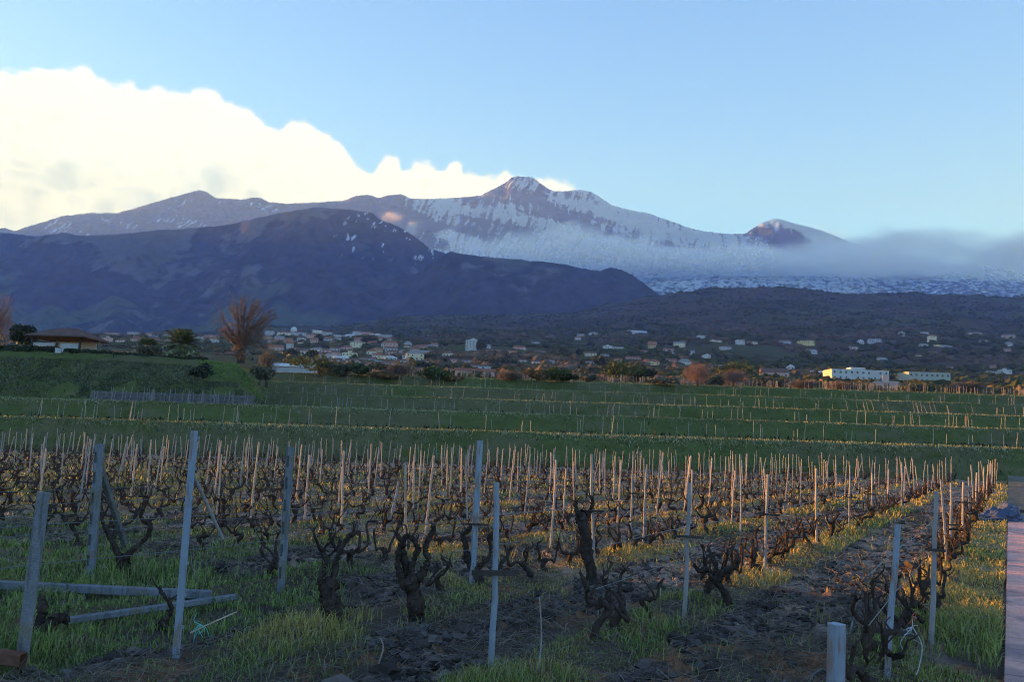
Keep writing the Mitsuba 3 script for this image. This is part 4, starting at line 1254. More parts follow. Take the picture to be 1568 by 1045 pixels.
# -- on the knoll
KY = 112.0
tree('round_tree', 'dark', 38, 536, 42, 44, 'round dark green tree at the left end of the knoll beside the pavilion', 'tree', None, y=126, n=3000)
tree('bare_tree', 'pink', -14, 545, 62, 95, 'russet bare tree cut off by the left edge behind the pavilion', 'tree', None, y=140, n=2600)
tree('knoll_shrub', 'olive', 397, 586, 30, 32, 'grey-green bush at the right foot of the grassy knoll', 'bush', 'bushes on the knoll', y=105, n=1600)
tree('knoll_shrub', 'brown', 408, 590, 34, 62, 'bare brown bush between the knoll and the long low shed', 'bush', 'bushes on the knoll', y=128, n=1500)
tree('knoll_shrub', 'olive', 232, 553, 46, 26, 'grey-green low bush beside the palm on the knoll', 'bush', 'bushes on the knoll', y=110, n=1200)
tree('knoll_shrub', 'dark', 310, 585, 32, 30, 'dark bush on the slope under the end of the hedge', 'bush', 'bushes on the knoll', y=104, n=1200)


def palm(px, base, hpx, wpx, y, label, seed):
    rr = np.random.default_rng(seed)
    g = at_depth(px, base, y)
    h, R = hpx / F * y, wpx / F * y / 2
    key = numbered('palm_tree')
    hub = np.array([0, 0, h * 0.48])
    put(key + '__trunk', moved(tube([[0, 0, -0.4], [0.02, 0, h * 0.2], [0, 0.02, h * 0.36], hub], [0.34, 0.30, 0.31, 0.22], 12, True, 0.12, seed), trimesh.transformations.translation_matrix(g)), 'mat_trunk', 45)
    vs, fs, cs, at_ = [], [], [], 0
    for k in range(96):
        a = k * 2.399
        el = 1.5 - 2.2 * (k / 96) ** 0.9 + rr.normal(0, 0.08)
        L = R * rr.uniform(0.95, 1.15)
        s = np.linspace(0, 1, 9)
        hor = np.array([math.cos(a), math.sin(a), 0])
        mid = hub + np.outer(s * L * math.cos(el * 0.8), hor) + np.outer(s * L * math.sin(el) - (s ** 2) * L * 0.34, [0, 0, 1])
        side = np.array([-math.sin(a), math.cos(a), 0])
        for i in range(1, 9):
            for sg in (-1, 1):
                q_ = mid[i]
                ln = 0.42 * R * (1 - 0.5 * abs(s[i] - 0.4))
                tip = q_ + side * sg * ln * 0.8 + (mid[i] - mid[i - 1]) * 0.7 - np.array([0, 0, 0.18 * ln])
                b_ = mid[i - 1]
                vs += [b_, q_, tip]
                fs.append([at_, at_ + 1, at_ + 2])
                at_ += 3
                tone = rr.random()
                cs += [np.array([0.055, 0.072, 0.030]) * (1 - tone) + np.array([0.24, 0.25, 0.12]) * tone] * 3
    put(key + '__crown', (np.array(vs) + g, np.array(fs)), 'mat_leaf', False, color=np.array(cs))
    tag(key, label, 'palm tree', 'palms on the knoll')


palm(276, 552, 54, 62, 111, 'bushy palm with pale green fronds, larger of the two on the knoll', 61)
palm(224, 550, 38, 42, 114, 'small grey-green palm on the knoll left of the larger palm', 67)

# the tall russet bare tree
g = at_depth(369, 552, 112)
k0 = 'tall_bare_tree'
h = 95 / F * 112
rr = np.random.default_rng(5)
ms = []
for k in range(3):
    x0 = (k - 1) * 0.28
    ms.append(tube(smooth_line([[x0, 0.1 * k, -0.4], [x0 * 1.3, 0, h * 0.25], [x0 * 2.0, 0.1, h * 0.5], [x0 * 3.2, 0, h * 0.74], [x0 * 3.6, 0, h * 0.93]], 14), np.linspace(0.26, 0.05, 14), 8, True, 0.12, k))
RX, RZ, ZC = 38 / F * 112, h * 0.345, h * 0.655
tw_p, tw_d = [], []
for k in range(60):
    d = rr.normal(size=3)
    d /= np.linalg.norm(d)
    tip = np.array([d[0] * RX * 1.05, d[1] * RX, ZC + d[2] * RZ * rr.uniform(0.82, 1.0)])
    tip[2] = max(tip[2], h * 0.36)
    z0 = np.clip(tip[2] - rr.uniform(0.22, 0.45) * h, h * 0.24, h * 0.72)
    s0 = np.array([tip[0] * 0.10 + rr.normal(0, 0.22), tip[1] * 0.05, z0])
    limb_ = smooth_line([s0, s0 * 0.5 + tip * 0.5 + [0, 0, -0.35 + rr.normal(0, 0.15)], tip], 9)
    ms.append(tube(limb_, np.linspace(0.085, 0.018, 9), 5))
    for _ in range(9):
        b0 = limb_[int(rr.integers(3, 9))]
        out_ = (b0 - np.array([0, 0, h * 0.42])) / np.linalg.norm(b0 - np.array([0, 0, h * 0.42]))
        dv = out_ + rr.normal(0, 0.45, 3) + np.array([0, 0, 0.3])
        b1 = b0 + dv / np.linalg.norm(dv) * rr.uniform(0.5, 1.15)
        ms.append(tube(smooth_line([b0, (b0 + b1) / 2 + rr.normal(0, 0.05, 3), b1], 4), np.linspace(0.024, 0.010, 4), 3, False))
        for _ in range(13):
            c0_ = b0 + (b1 - b0) * rr.uniform(0.25, 1.0)
            dd_ = dv / np.linalg.norm(dv) + rr.normal(0, 0.5, 3) + np.array([0, 0, 0.2])
            dd_ /= np.linalg.norm(dd_)
            tw_p.append(c0_ + dd_ * 0.22)
            tw_d.append(dd_)
put(k0 + '__trunk', moved(join(ms), trimesh.transformations.translation_matrix(g)), 'mat_trunk', True)
n_tw = len(tw_p)
tone = rr.random((n_tw, 1))
(v, f), c = ribbons(np.array(tw_p), np.array(tw_d), rr.uniform(0.35, 0.7, n_tw), rr.uniform(0.012, 0.021, n_tw), rr.normal(0, 0.06, n_tw), np.array([0.13, 0.075, 0.055]) * (1 - tone) + np.array([0.27, 0.155, 0.11]) * tone, 12)
put(k0 + '__crown', (v + g, f), 'mat_leaf', False, color=c)
(v, f), c = leaf_cloud(420, np.array([[-0.5, -0.3, 1.0], [-0.3, -0.3, 2.2], [-0.6, -0.2, 3.0], [0.1, -0.3, 0.6]]), np.array([0.6, 0.5, 0.5, 0.5]), 0.13, 9, (0.16, 0.07, 0.03), (0.34, 0.16, 0.06), 1.3)
put(k0 + '__creeper', (v + g, f), 'mat_leaf', False, color=c)
labels[k0 + '__creeper'] = {'label': 'orange-brown creeper round the trunk'}
tag(k0, 'tall bare tree with a rounded russet crown on the right end of the knoll', 'tree')


# hedges
def hedge(name, pix, y, h, depth, label, seed):
    pts = np.array([at_depth(*q_, y) for q_ in pix])
    line = smooth_line(pts, 60)
    rr = np.random.default_rng(seed)
    n = 5200
    k = rr.random(n) * 58.99
    i = k.astype(int)
    p = line[i] + (line[i + 1] - line[i]) * (k - i)[:, None]
    p[:, 2] += rr.random(n) * h * (0.92 + 0.16 * f3(p[:, 0], p[:, 1], 0.6, seed, 2))
    p[:, 1] += rr.uniform(0, depth, n)
    a = rr.normal(size=(n, 3))
    a /= np.linalg.norm(a, axis=1, keepdims=True)
    b = np.cross(a, rr.normal(size=(n, 3)))
    b /= np.linalg.norm(b, axis=1, keepdims=True)
    s = 0.14 * rr.uniform(0.6, 1.4, (n, 1))
    v = np.stack([p - a * s, p + b * s, p + a * s, p - b * s], 1).reshape(-1, 3)
    q = np.arange(n)[:, None] * 4
    tone = rr.random((n, 1))
    core = join([trimesh.creation.box(extents=[np.linalg.norm(line[i + 1] - line[i]) * 1.4, depth * 0.7, h * 0.9]).apply_translation((line[i] + line[i + 1]) / 2 + [0, depth / 2, h * 0.42]) for i in range(0, 59)])
    key = numbered(name)
    put(key + '__leaves', (v, np.hstack([q, q + 1, q + 2, q, q + 2, q + 3]).reshape(-1, 3)), 'mat_leaf', False, color=np.repeat(np.array([0.018, 0.030, 0.016]) * (1 - tone) + np.array([0.046, 0.062, 0.030]) * tone, 4, 0))
    put(key + '__branches', core, 'mat_hedge')
    tag(key, label, 'hedge', 'clipped hedges on the knoll')


scene['mat_hedge'] = matte((0.030, 0.042, 0.022))
hedge('hedge', [(-70, 543), (0, 544), (50, 545), (84, 546)], 107.5, 1.35, 1.4, 'dark clipped hedge on the knoll left of the white box', 41)
hedge('hedge', [(95, 547), (112, 547), (140, 549), (200, 553), (260, 558), (312, 560)], 107.5, 1.15, 1.4, 'dark clipped hedge on the knoll running right from the white box', 43)
g = at_depth(88, 545, 106.8)
k0 = 'white_box'
put(k0 + '__cabinet', box(-0.33, 0.33, -0.14, 0.14, 0.35, 0.98).apply_translation(g), 'mat_wall_white')
put(k0 + '__leg', box(-0.06, 0.06, -0.06, 0.06, -0.3, 0.36).apply_translation(g), 'mat_stone')
put(k0 + '__lid', box(-0.37, 0.37, -0.18, 0.18, 0.98, 1.02).apply_translation(g), 'mat_wall_white')
tag(k0, 'small white box on a post in the gap of the hedge', 'box')

# pavilion with a hipped roof
g = at_depth(102, 541, 121)
k0 = 'pavilion'
s = 121 / F
ez, az_ = 23 * s, 39 * s
hw, hd, rw = 47 * s, 3.4, 13 * s
v = np.array([[-hw, -hd, ez], [hw, -hd, ez], [hw, hd, ez], [-hw, hd, ez], [-rw, 0, az_], [rw, 0, az_], [-hw, -hd, ez - 0.22], [hw, -hd, ez - 0.22], [hw, hd, ez - 0.22], [-hw, hd, ez - 0.22]])
f = np.array([[0, 1, 5], [0, 5, 4], [1, 2, 5], [2, 3, 4], [2, 4, 5], [3, 0, 4], [6, 7, 1], [6, 1, 0], [7, 8, 2], [7, 2, 1], [8, 9, 3], [8, 3, 2], [9, 6, 0], [9, 0, 3], [6, 8, 7], [6, 9, 8]])
Rz = trimesh.transformations.rotation_matrix(-0.03, [0, 0, 1])
Tg = trimesh.transformations.translation_matrix(g) @ Rz
put(k0 + '__roof', moved(trimesh.Trimesh(v, f, process=False), Tg), 'mat_roof_brown')
for wb in (box(-hw + 0.9, hw - 1.4, hd - 1.3, hd - 1.1, -0.5, ez - 0.3), box(-hw + 0.8, -0.45, -hd + 1.0, -hd + 1.15, -0.5, 1.25), box(0.3, hw - 1.4, -hd + 1.0, -hd + 1.15, -0.5, 1.25)):
    part(k0, 'wall', moved(wb, Tg), 'mat_wall_grey')
for x_ in (-hw + 0.75, -0.1, hw - 1.25):
    part(k0, 'post', moved(box(x_ - 0.13, x_ + 0.13, -hd + 0.75, -hd + 0.98, -0.5, ez - 0.2), Tg), 'mat_wood_dark')
part(k0, 'gutter', moved(box(-hw - 0.06, hw + 0.06, -hd - 0.12, -hd - 0.01, ez - 0.16, ez - 0.03), Tg), 'mat_wood_dark')
tag(k0, 'low pavilion with a dark hipped roof and cream half wall on the knoll', 'pavilion')

# retaining wall at the foot of the knoll: rough stones in courses
k0 = 'stone_wall'
wy = 98.3
(wx0, wz0), (wx1, wz1) = ((at_depth(138, 617, wy)[0], at_depth(138, 617, wy)[2]), (at_depth(386, 618, wy)[0], at_depth(386, 618, wy)[2]))
wh = 1.0
put(k0 + '__core', box(wx0, wx1, wy, wy + 0.6, 5.2, 5.6 + wh), 'mat_stone')
st, rr = [], np.random.default_rng(2)
for row in range(4):
    x_ = wx0
    while x_ < wx1:
        w_ = rr.uniform(0.4, 0.9)
        st.append(box(x_ + 0.02, x_ + w_ - 0.02, wy - 0.10 - 0.05 * rr.random(), wy + 0.05, 5.35 + row * 0.40, 5.35 + row * 0.40 + 0.36))
        x_ += w_
put(k0 + '__stones', join(st), 'mat_stone')
labels[k0 + '__stones'] = {'kind': 'stuff'}
for q_ in range(46):
    x_, y_ = r_.uniform(wx0, wx1), r_.uniform(96.2, 97.9)
    scene[f'terrace_stakes__{cnt + q_:05d}'] = inst(POLES['mat_cane_grey'][q_ % 5], pose(x_, y_, float(land(x_, y_)) - 0.05, 0, 1.25, r_.uniform(0.75, 1.1), r_.normal(0.03, 0.05), 0))
tag(k0, 'long low grey stone retaining wall at the foot of the knoll', 'wall')

# rough growth on the slope of the knoll
n = 30000
t = r_.uniform(-0.80, -0.285, n)
y = r_.uniform(97, 105.8, n)
x = t * y
k = (knoll(x, y) > 0.03) & (f3(x, y, 0.25, 88, 3) > 0.36) & ((x > wx1 + 0.5) | (x < wx0 - 0.5) | (y > 99.5)) & ((t < -0.385) | (y < 102.5))
x, y = x[k], y[k]
n = len(x)
tone = f3(x, y, 0.3, 14, 3)[:, None]
col = np.array([0.040, 0.055, 0.026]) * (1 - tone) + np.array([0.14, 0.15, 0.08]) * tone
m, c = blades(np.stack([x, y, land(x, y) - 0.1], 1), r_.uniform(0.15, 0.5, n), r_.uniform(0.10, 0.25, n), r_.normal(0, 0.5, (n, 2)), col * r_.uniform(0.6, 1.4, (n, 1)), 19)
tag(put('knoll_growth', m, 'mat_leaf', False, color=c), 'rough dark undergrowth covering the slope below the hedge', 'undergrowth', kind='stuff')

# mown grass on the top of the knoll
n = 26000
t = r_.uniform(-0.66, -0.286, n)
y = r_.uniform(103.5, 132, n)
x = t * y
k = (knoll(x, y) > 0.12) & ((y > 110) | (t > -0.392))
x, y = x[k], y[k]
n = len(x)
m, c = blades(np.stack([x, y, land(x, y) - 0.05], 1), r_.uniform(0.12, 0.3, n), r_.uniform(0.10, 0.2, n), r_.normal(0, 0.35, (n, 2)), np.array([0.115, 0.19, 0.040]) * r_.uniform(0.6, 1.5, (n, 1)), 29)
tag(put('knoll_lawn', m, 'mat_leaf', False, color=c), 'bright green lawn on the top of the knoll', 'grass', kind='stuff')

# ------------------------------------------------------------------ houses
HOUSES = []
TINT = {'white': 'white', 'cream': 'cream', 'yellow': 'yellow', 'pink': 'pink', 'grey': 'grey', 'ochre': 'ochre', 'palegreen': 'pale green'}


def house(px, base, wpx, hpx, wall, roof, shape, label, seed, name='house', category='house', yaw=None, floors=None, group='houses of the town below the volcano', depth_k=0.6, y0=240.0):
    rr = np.random.default_rng(seed)
    g = ground_hit(px, base, y0)
    s = g[1] / F
    W, H = wpx * s, hpx * s
    D = max(5.0, min(W * depth_k, 14.0))
    rh = 0.0 if shape == 'flat' else min(H * 0.42, 3.4)
    h = H - rh
    yaw = rr.uniform(-0.35, 0.35) if yaw is None else yaw
    M = trimesh.transformations.translation_matrix(g) @ trimesh.transformations.rotation_matrix(yaw, [0, 0, 1])
    HOUSES.append((g[0], g[1], W))
    key = numbered(name)
    put(key + '__wall', moved(box(-W / 2, W / 2, 0, D, -6, h), M), 'mat_wall_' + wall)
    o = 0.45
    if shape == 'flat':
        put(key + '__roof', moved(join([box(-W / 2 - 0.25, W / 2 + 0.25, -0.25, D + 0.25, h, h + 0.22)]), M), 'mat_roof_' + roof)
        if rr.random() < 0.5:
            part(key + '__roof', 'stair_head', moved(box(-W * 0.12, W * 0.14, D * 0.3, D * 0.75, h + 0.22, h + 2.2), M), 'mat_wall_' + wall)
    else:
        hip = W * 0.25 if shape == 'hip' else -o
        z0, z1 = h - 0.05, h + rh
        if shape == 'gable_front':
            v = np.array([[-W / 2 - o, -o, z0], [W / 2 + o, -o, z0], [W / 2 + o, D + o, z0], [-W / 2 - o, D + o, z0], [0, -o, z1], [0, D + o, z1]])
            f = np.array([[0, 1, 4], [1, 2, 5], [1, 5, 4], [2, 3, 5], [3, 0, 4], [3, 4, 5], [0, 2, 1], [0, 3, 2]])
        else:
            v = np.array([[-W / 2 - o, -o, z0], [W / 2 + o, -o, z0], [W / 2 + o, D + o, z0], [-W / 2 - o, D + o, z0], [-W / 2 + hip, D / 2, z1], [W / 2 - hip, D / 2, z1]])
            f = np.array([[0, 1, 5], [0, 5, 4], [1, 2, 5], [2, 3, 4], [2, 4, 5], [3, 0, 4], [0, 2, 1], [0, 3, 2]])
        put(key + '__roof', moved(trimesh.Trimesh(v, f, process=False), M), 'mat_roof_' + roof)
    nf = floors or max(1, int(round(h / 3.1)))
    nw = max(1, min(10, int(W / 3.4)))
    ww, wh_ = min(1.25, W / nw * 0.42), min(1.5, h / nf * 0.5)
    for fl in range(nf):
        for i in range(nw):
            if rr.random() < 0.12:
                continue
            cx, cz = -W / 2 + (i + 0.5) * W / nw, (fl + 0.52) * h / nf
            part(key, 'window', moved(box(cx - ww / 2, cx + ww / 2, -0.06, 0.05, cz - wh_ / 2, cz + wh_ / 2), M), 'mat_window')
    if nf > 1 and hpx >= 12 and wpx < 60:
        for fl in range(1, nf):
            part(key, 'balcony', moved(box(-W / 2 + 0.3, W / 2 - 0.3, -1.1, -0.02, fl * h / nf - 0.12, fl * h / nf + 0.05), M), 'mat_wall_' + wall)
    tag(key, label, category, group)
    return key


# column, foot row, width, height, wall, roof, shape, label
BIG = [
    (452, 582, 72, 16, 'grey', 'white', 'gable', 'long low shed with a white roof edge, just right of the bare tree'),
    (635, 553, 27, 17, 'cream', 'grey', 'hip', 'cream three-storey house with balconies at the foot of the green hill'),
    (685, 547, 16, 10, 'cream', 'brown', 'hip', 'small cream house right of the three-storey cream house'),
    (720, 541, 16, 20, 'white', 'white', 'flat', 'tall white house with the narrowest front, above the long yellow terrace'),
    (725, 525, 13, 7, 'white', 'white', 'gable_front', 'white gabled house behind the tall white house'),
    (768, 544, 47, 9, 'yellow', 'red', 'gable', 'long yellow row of houses with a red roof in the middle of the town'),
    (797, 537, 18, 8, 'pink', 'red', 'gable', 'pink house at the right end of the yellow row'),
    (727, 579, 60, 14, 'pink', 'red', 'gable', 'wide low pinkish building with red roofs below the yellow row'),
    (735, 566, 36, 9, 'grey', 'brown', 'hip', 'grey house behind the wide pinkish building'),
    (590, 566, 26, 8, 'cream', 'white', 'gable', 'low cream house with a pale roof left of the three-storey house'),
    (645, 561, 20, 9, 'white', 'grey', 'gable_front', 'white gabled house just below the three-storey house'),
    (549, 533, 18, 9, 'cream', 'brown', 'gable', 'cream house in the right part of the old town'),
    (523, 553, 22, 8, 'white', 'white', 'gable', 'low white house at the lower edge of the old town'),
    (596, 535, 20, 14, 'pink', 'red', 'gable', 'tall red-roofed house standing over the trees right of the old town'),
    (909, 516, 13, 8, 'white', 'grey', 'gable_front', 'lone white gabled house high on the wooded slope'),
    (930, 538, 14, 8, 'white', 'white', 'flat', 'bright white cube-shaped house, left of the white row house'),
    (947, 538, 17, 6, 'white', 'white', 'flat', 'low white row house beside the bright white cube-shaped house'),
    (903, 546, 20, 8, 'cream', 'brown', 'gable', 'cream house lower left of the bright white house'),
    (829, 543, 22, 7, 'white', 'brown', 'gable', 'white house at the edge of town, left of the dark pine hollow'),
    (1000, 560, 22, 10, 'yellow', 'red', 'gable', 'yellow house with several windows in the red-roofed hamlet'),
    (1028, 557, 16, 8, 'pink', 'red', 'gable', 'pink house in the middle of the red-roofed hamlet'),
    (1048, 562, 20, 13, 'white', 'grey', 'hip', 'pale hip-roofed house at the right end of the red-roofed hamlet'),
    (970, 553, 24, 8, 'pink', 'red', 'gable', 'reddish house at the left end of the red-roofed hamlet'),
    (1075, 522, 11, 8, 'white', 'grey', 'flat', 'small white house on the slope above the umbrella pine'),
    (1113, 536, 16, 8, 'grey', 'brown', 'gable_front', 'grey gabled house among trees above the umbrella pine'),
    (1135, 528, 12, 7, 'white', 'white', 'flat', 'white flat-roofed house right of the grey gabled house'),
    (1153, 527, 14, 5, 'cream', 'brown', 'gable', 'low cream house right of the white flat-roofed house'),
    (1083, 548, 12, 6, 'white', 'white', 'gable_front', 'little white house just above the umbrella pine'),
    (1188, 581, 40, 18, 'pink', 'brown', 'gable', 'pinkish two-storey building right of the bare pink bushes'),
    (1211, 567, 11, 9, 'white', 'white', 'gable_front', 'small bright house behind the pinkish two-storey building'),
    (1255, 576, 24, 8, 'grey', 'white', 'gable', 'grey house with a white roof between pinkish and long white building'),
    (1318, 584, 90, 17, 'white', 'white', 'flat', 'very long white two-storey institution with many windows'),
    (1424, 588, 66, 17, 'palegreen', 'white', 'flat', 'long pale green institution right of the very long white one'),
    (1358, 598, 33, 11, 'pink', 'white', 'flat', 'low reddish hut with a white roof just behind the stakes'),
    (1235, 527, 24, 8, 'yellow', 'brown', 'gable_front', 'bright yellow gabled house on the wooded slope'),
    (1200, 527, 22, 7, 'grey', 'brown', 'gable', 'grey house on the slope left of the bright yellow house'),
    (1318, 527, 10, 7, 'white', 'white', 'gable_front', 'tiny white house on the slope right of the yellow house'),
    (1341, 525, 18, 7, 'grey', 'grey', 'gable', 'grey house on the slope above the long white institution'),
    (1382, 514, 8, 5, 'palegreen', 'grey', 'flat', 'tiny pale green house high on the right slope'),
    (1430, 522, 12, 10, 'cream', 'red', 'gable_front', 'narrow cream house on the right slope, tallest up there'),
    (1417, 512, 12, 5, 'white', 'brown', 'gable', 'small white house above the narrow cream house'),
    (1415, 533, 13, 6, 'palegreen', 'grey', 'flat', 'pale green house below the narrow cream house'),
    (1436, 533, 11, 5, 'yellow', 'grey', 'flat', 'bright yellow cube house on the right slope'),
    (1451, 533, 18, 5, 'grey', 'grey', 'gable', 'grey house touching the yellow cube house'),
    (1494, 514, 20, 6, 'pink', 'brown', 'gable', 'pinkish house alone high on the far right slope'),
    (1508, 525, 12, 5, 'white', 'brown', 'gable', 'small white house below the pinkish one on the far right slope'),
    (1407, 548, 9, 6, 'cream', 'brown', 'gable', 'small cream house in the trees above the pale green institution'),
    (1452, 549, 18, 5, 'grey', 'grey', 'gable', 'grey low house in the trees at the right'),
    (1502, 580, 17, 8, 'pink', 'red', 'gable', 'red house in the trees near the right edge'),
    (1526, 579, 22, 11, 'pink', 'grey', 'gable', 'mauve house between the red house and the white one at the right edge'),
    (1541, 576, 17, 9, 'white', 'white', 'flat', 'white flat-roofed house nearest the right edge'),
    (977, 511, 30, 5, 'grey', 'white', 'gable', 'long greyish shed on the slope right of the lone white house'),
    (818, 528, 14, 6, 'white', 'brown', 'gable', 'white house on the slope above the dark pine hollow'),
    (25, 492, 12, 5, 'white', 'white', 'flat', 'tiny white house high on the dark mountain at the left'),
]
for i, q_ in enumerate(BIG):
    if q_[0] == 25:
        continue
    house(*q_, seed=900 + i, yaw=0.05 if q_[2] > 40 else None, y0=172.0 if i == 0 else 240.0)
# the old town: one house after another down the slope
OLD = []
rr = np.random.default_rng(77)
COL = ['white', 'grey', 'pink', 'cream', 'grey', 'pink', 'ochre']
tries = 0
while len(OLD) < 84 and tries < 4000:
    tries += 1
    px = rr.uniform(405, 650) if rr.random() < 0.76 else rr.uniform(160, 330)
    base = rr.uniform(514, 564) if px > 400 else rr.uniform(517, 527)
    if px > 590 and base < 532:
        continue
    if px > 400 and base > 545 and px < 470:
        continue
    w_, h_ = rr.uniform(11, 24), rr.uniform(6.5, 11)
    if all(abs(px - q_[0]) > (w_ + q_[2]) * 0.42 or abs(base - q_[1]) > 5.5 for q_ in OLD):
        OLD.append((px, base, w_, h_))
OLD.sort(key=lambda q_: -q_[1])
for i, (px, base, w_, h_) in enumerate(OLD):
    wall = COL[int(rr.integers(len(COL)))]
    roof = ['red', 'brown', 'white', 'grey'][int(rr.choice(4, p=[0.4, 0.34, 0.08, 0.18]))]
    shp = ['gable', 'flat', 'hip', 'gable_front'][int(rr.choice(4, p=[0.52, 0.10, 0.22, 0.16]))]
    k_ = [q_ for q_ in OLD if (q_[0] < 400) == (px < 400) and (px < 400 or (q_[1] > 540) == (base > 540))]
    k_.sort()
    place_ = k_.index((px, base, w_, h_)) + 1
    where = 'the cluster behind the knoll' if px < 400 else ('the lower old town' if base > 540 else 'the upper old town')
    house(px, base, w_, h_, wall, roof, shp, f'{TINT[wall]} house with {"flat" if shp == "flat" else "pitched"} {roof} roof, {nth(place_)} from left in {where}', 1200 + i)
OTHER = 0


def ANCHOR(text):
    w_ = text.replace(',', '').split()[:6]
    while w_[-1] in ('the', 'a', 'of', 'with', 'at', 'on', 'in', 'and', 'just', 'behind', 'over', 'right', 'left', 'above', 'below', 'beside', 'by', 'between', 'high', 'among', 'standing', 'touching', 'lower', 'upper'):
        w_.pop()
    return ' '.join(w_)


spots = [(rr.uniform(800, 1560), rr.uniform(515, 572)) for _ in range(50)] + [(rr.uniform(570, 760), rr.uniform(532, 574)) for _ in range(30)] + [(rr.uniform(880, 1080), rr.uniform(540, 566)) for _ in range(22)]
for i, (px, base) in enumerate(spots):
    if all(abs(px - q_[0]) > q_[2] * 0.5 + 10 or abs(base - q_[1]) > 8 for q_ in BIG):
        OTHER += 1
        wall = COL[int(rr.integers(len(COL)))]
        roof = ['brown', 'grey', 'red'][int(rr.integers(3))]
        near_b = min(BIG, key=lambda q_: math.hypot(px - q_[0], (base - q_[1]) * 2))
        house(px, base, rr.uniform(9, 18), rr.uniform(5, 9), wall, roof, 'gable', f'{TINT[wall]} {roof}-roofed house {"right" if px > near_b[0] else "left"} of the {ANCHOR(near_b[7])}', 1500 + i)
# church dome above the old town
g = ground_hit(449, 512, 240.0)
k0 = 'domed_church'
s = g[1] / F
put(k0 + '__drum', tube([g + [0, 4, -4], g + [0, 4, 7 * s]], [5 * s, 5 * s], 16), 'mat_wall_white')
dm = trimesh.creation.icosphere(subdivisions=3, radius=4.6 * s)
dm.apply_translation(g + [0, 4, 7 * s])
put(k0 + '__dome', dm, 'mat_roof_white', True)
tag(k0, 'small white domed building on the rise above the old town', 'church')

# unseen farm building, added on the left to shadow the front of the field
k0 = 'farm_building'
fp = Mf = trimesh.transformations.translation_matrix([-33.0, 27.0, 0]) @ trimesh.transformations.rotation_matrix(math.pi / 2 - SUN_AZ - math.pi / 2 - math.pi, [0, 0, 1]) if False else trimesh.transformations.translation_matrix([-34.0, 12.0, 0])
put(k0 + '__wall', moved(box(-6, 4, -16, 14.0, -0.3, 4.6), Mf), 'mat_wall_ochre')
v = np.array([[-6.6, -16.6, 4.55], [4.6, -16.6, 4.55], [4.6, 14.5, 4.55], [-6.6, 14.5, 4.55], [-1, -16.6, 7.0], [-1, 14.5, 7.0]])
f = np.array([[0, 1, 4], [1, 2, 5], [1, 5, 4], [2, 3, 5], [3, 0, 4], [3, 4, 5], [0, 2, 1], [0, 3, 2]])
put(k0 + '__roof', moved(trimesh.Trimesh(v, f, process=False), Mf), 'mat_roof_red')
for i in range(5):
    part(k0, 'window', moved(box(3.95, 4.06, -13 + i * 5.6, -11.7 + i * 5.6, 1.2, 2.8), Mf), 'mat_window')
part(k0, 'door', moved(box(3.95, 4.08, 10.8, 12.6, -0.3, 2.4), Mf), 'mat_wood_dark')
tag(k0, 'ochre farm building with a red roof standing left of the field', 'building')

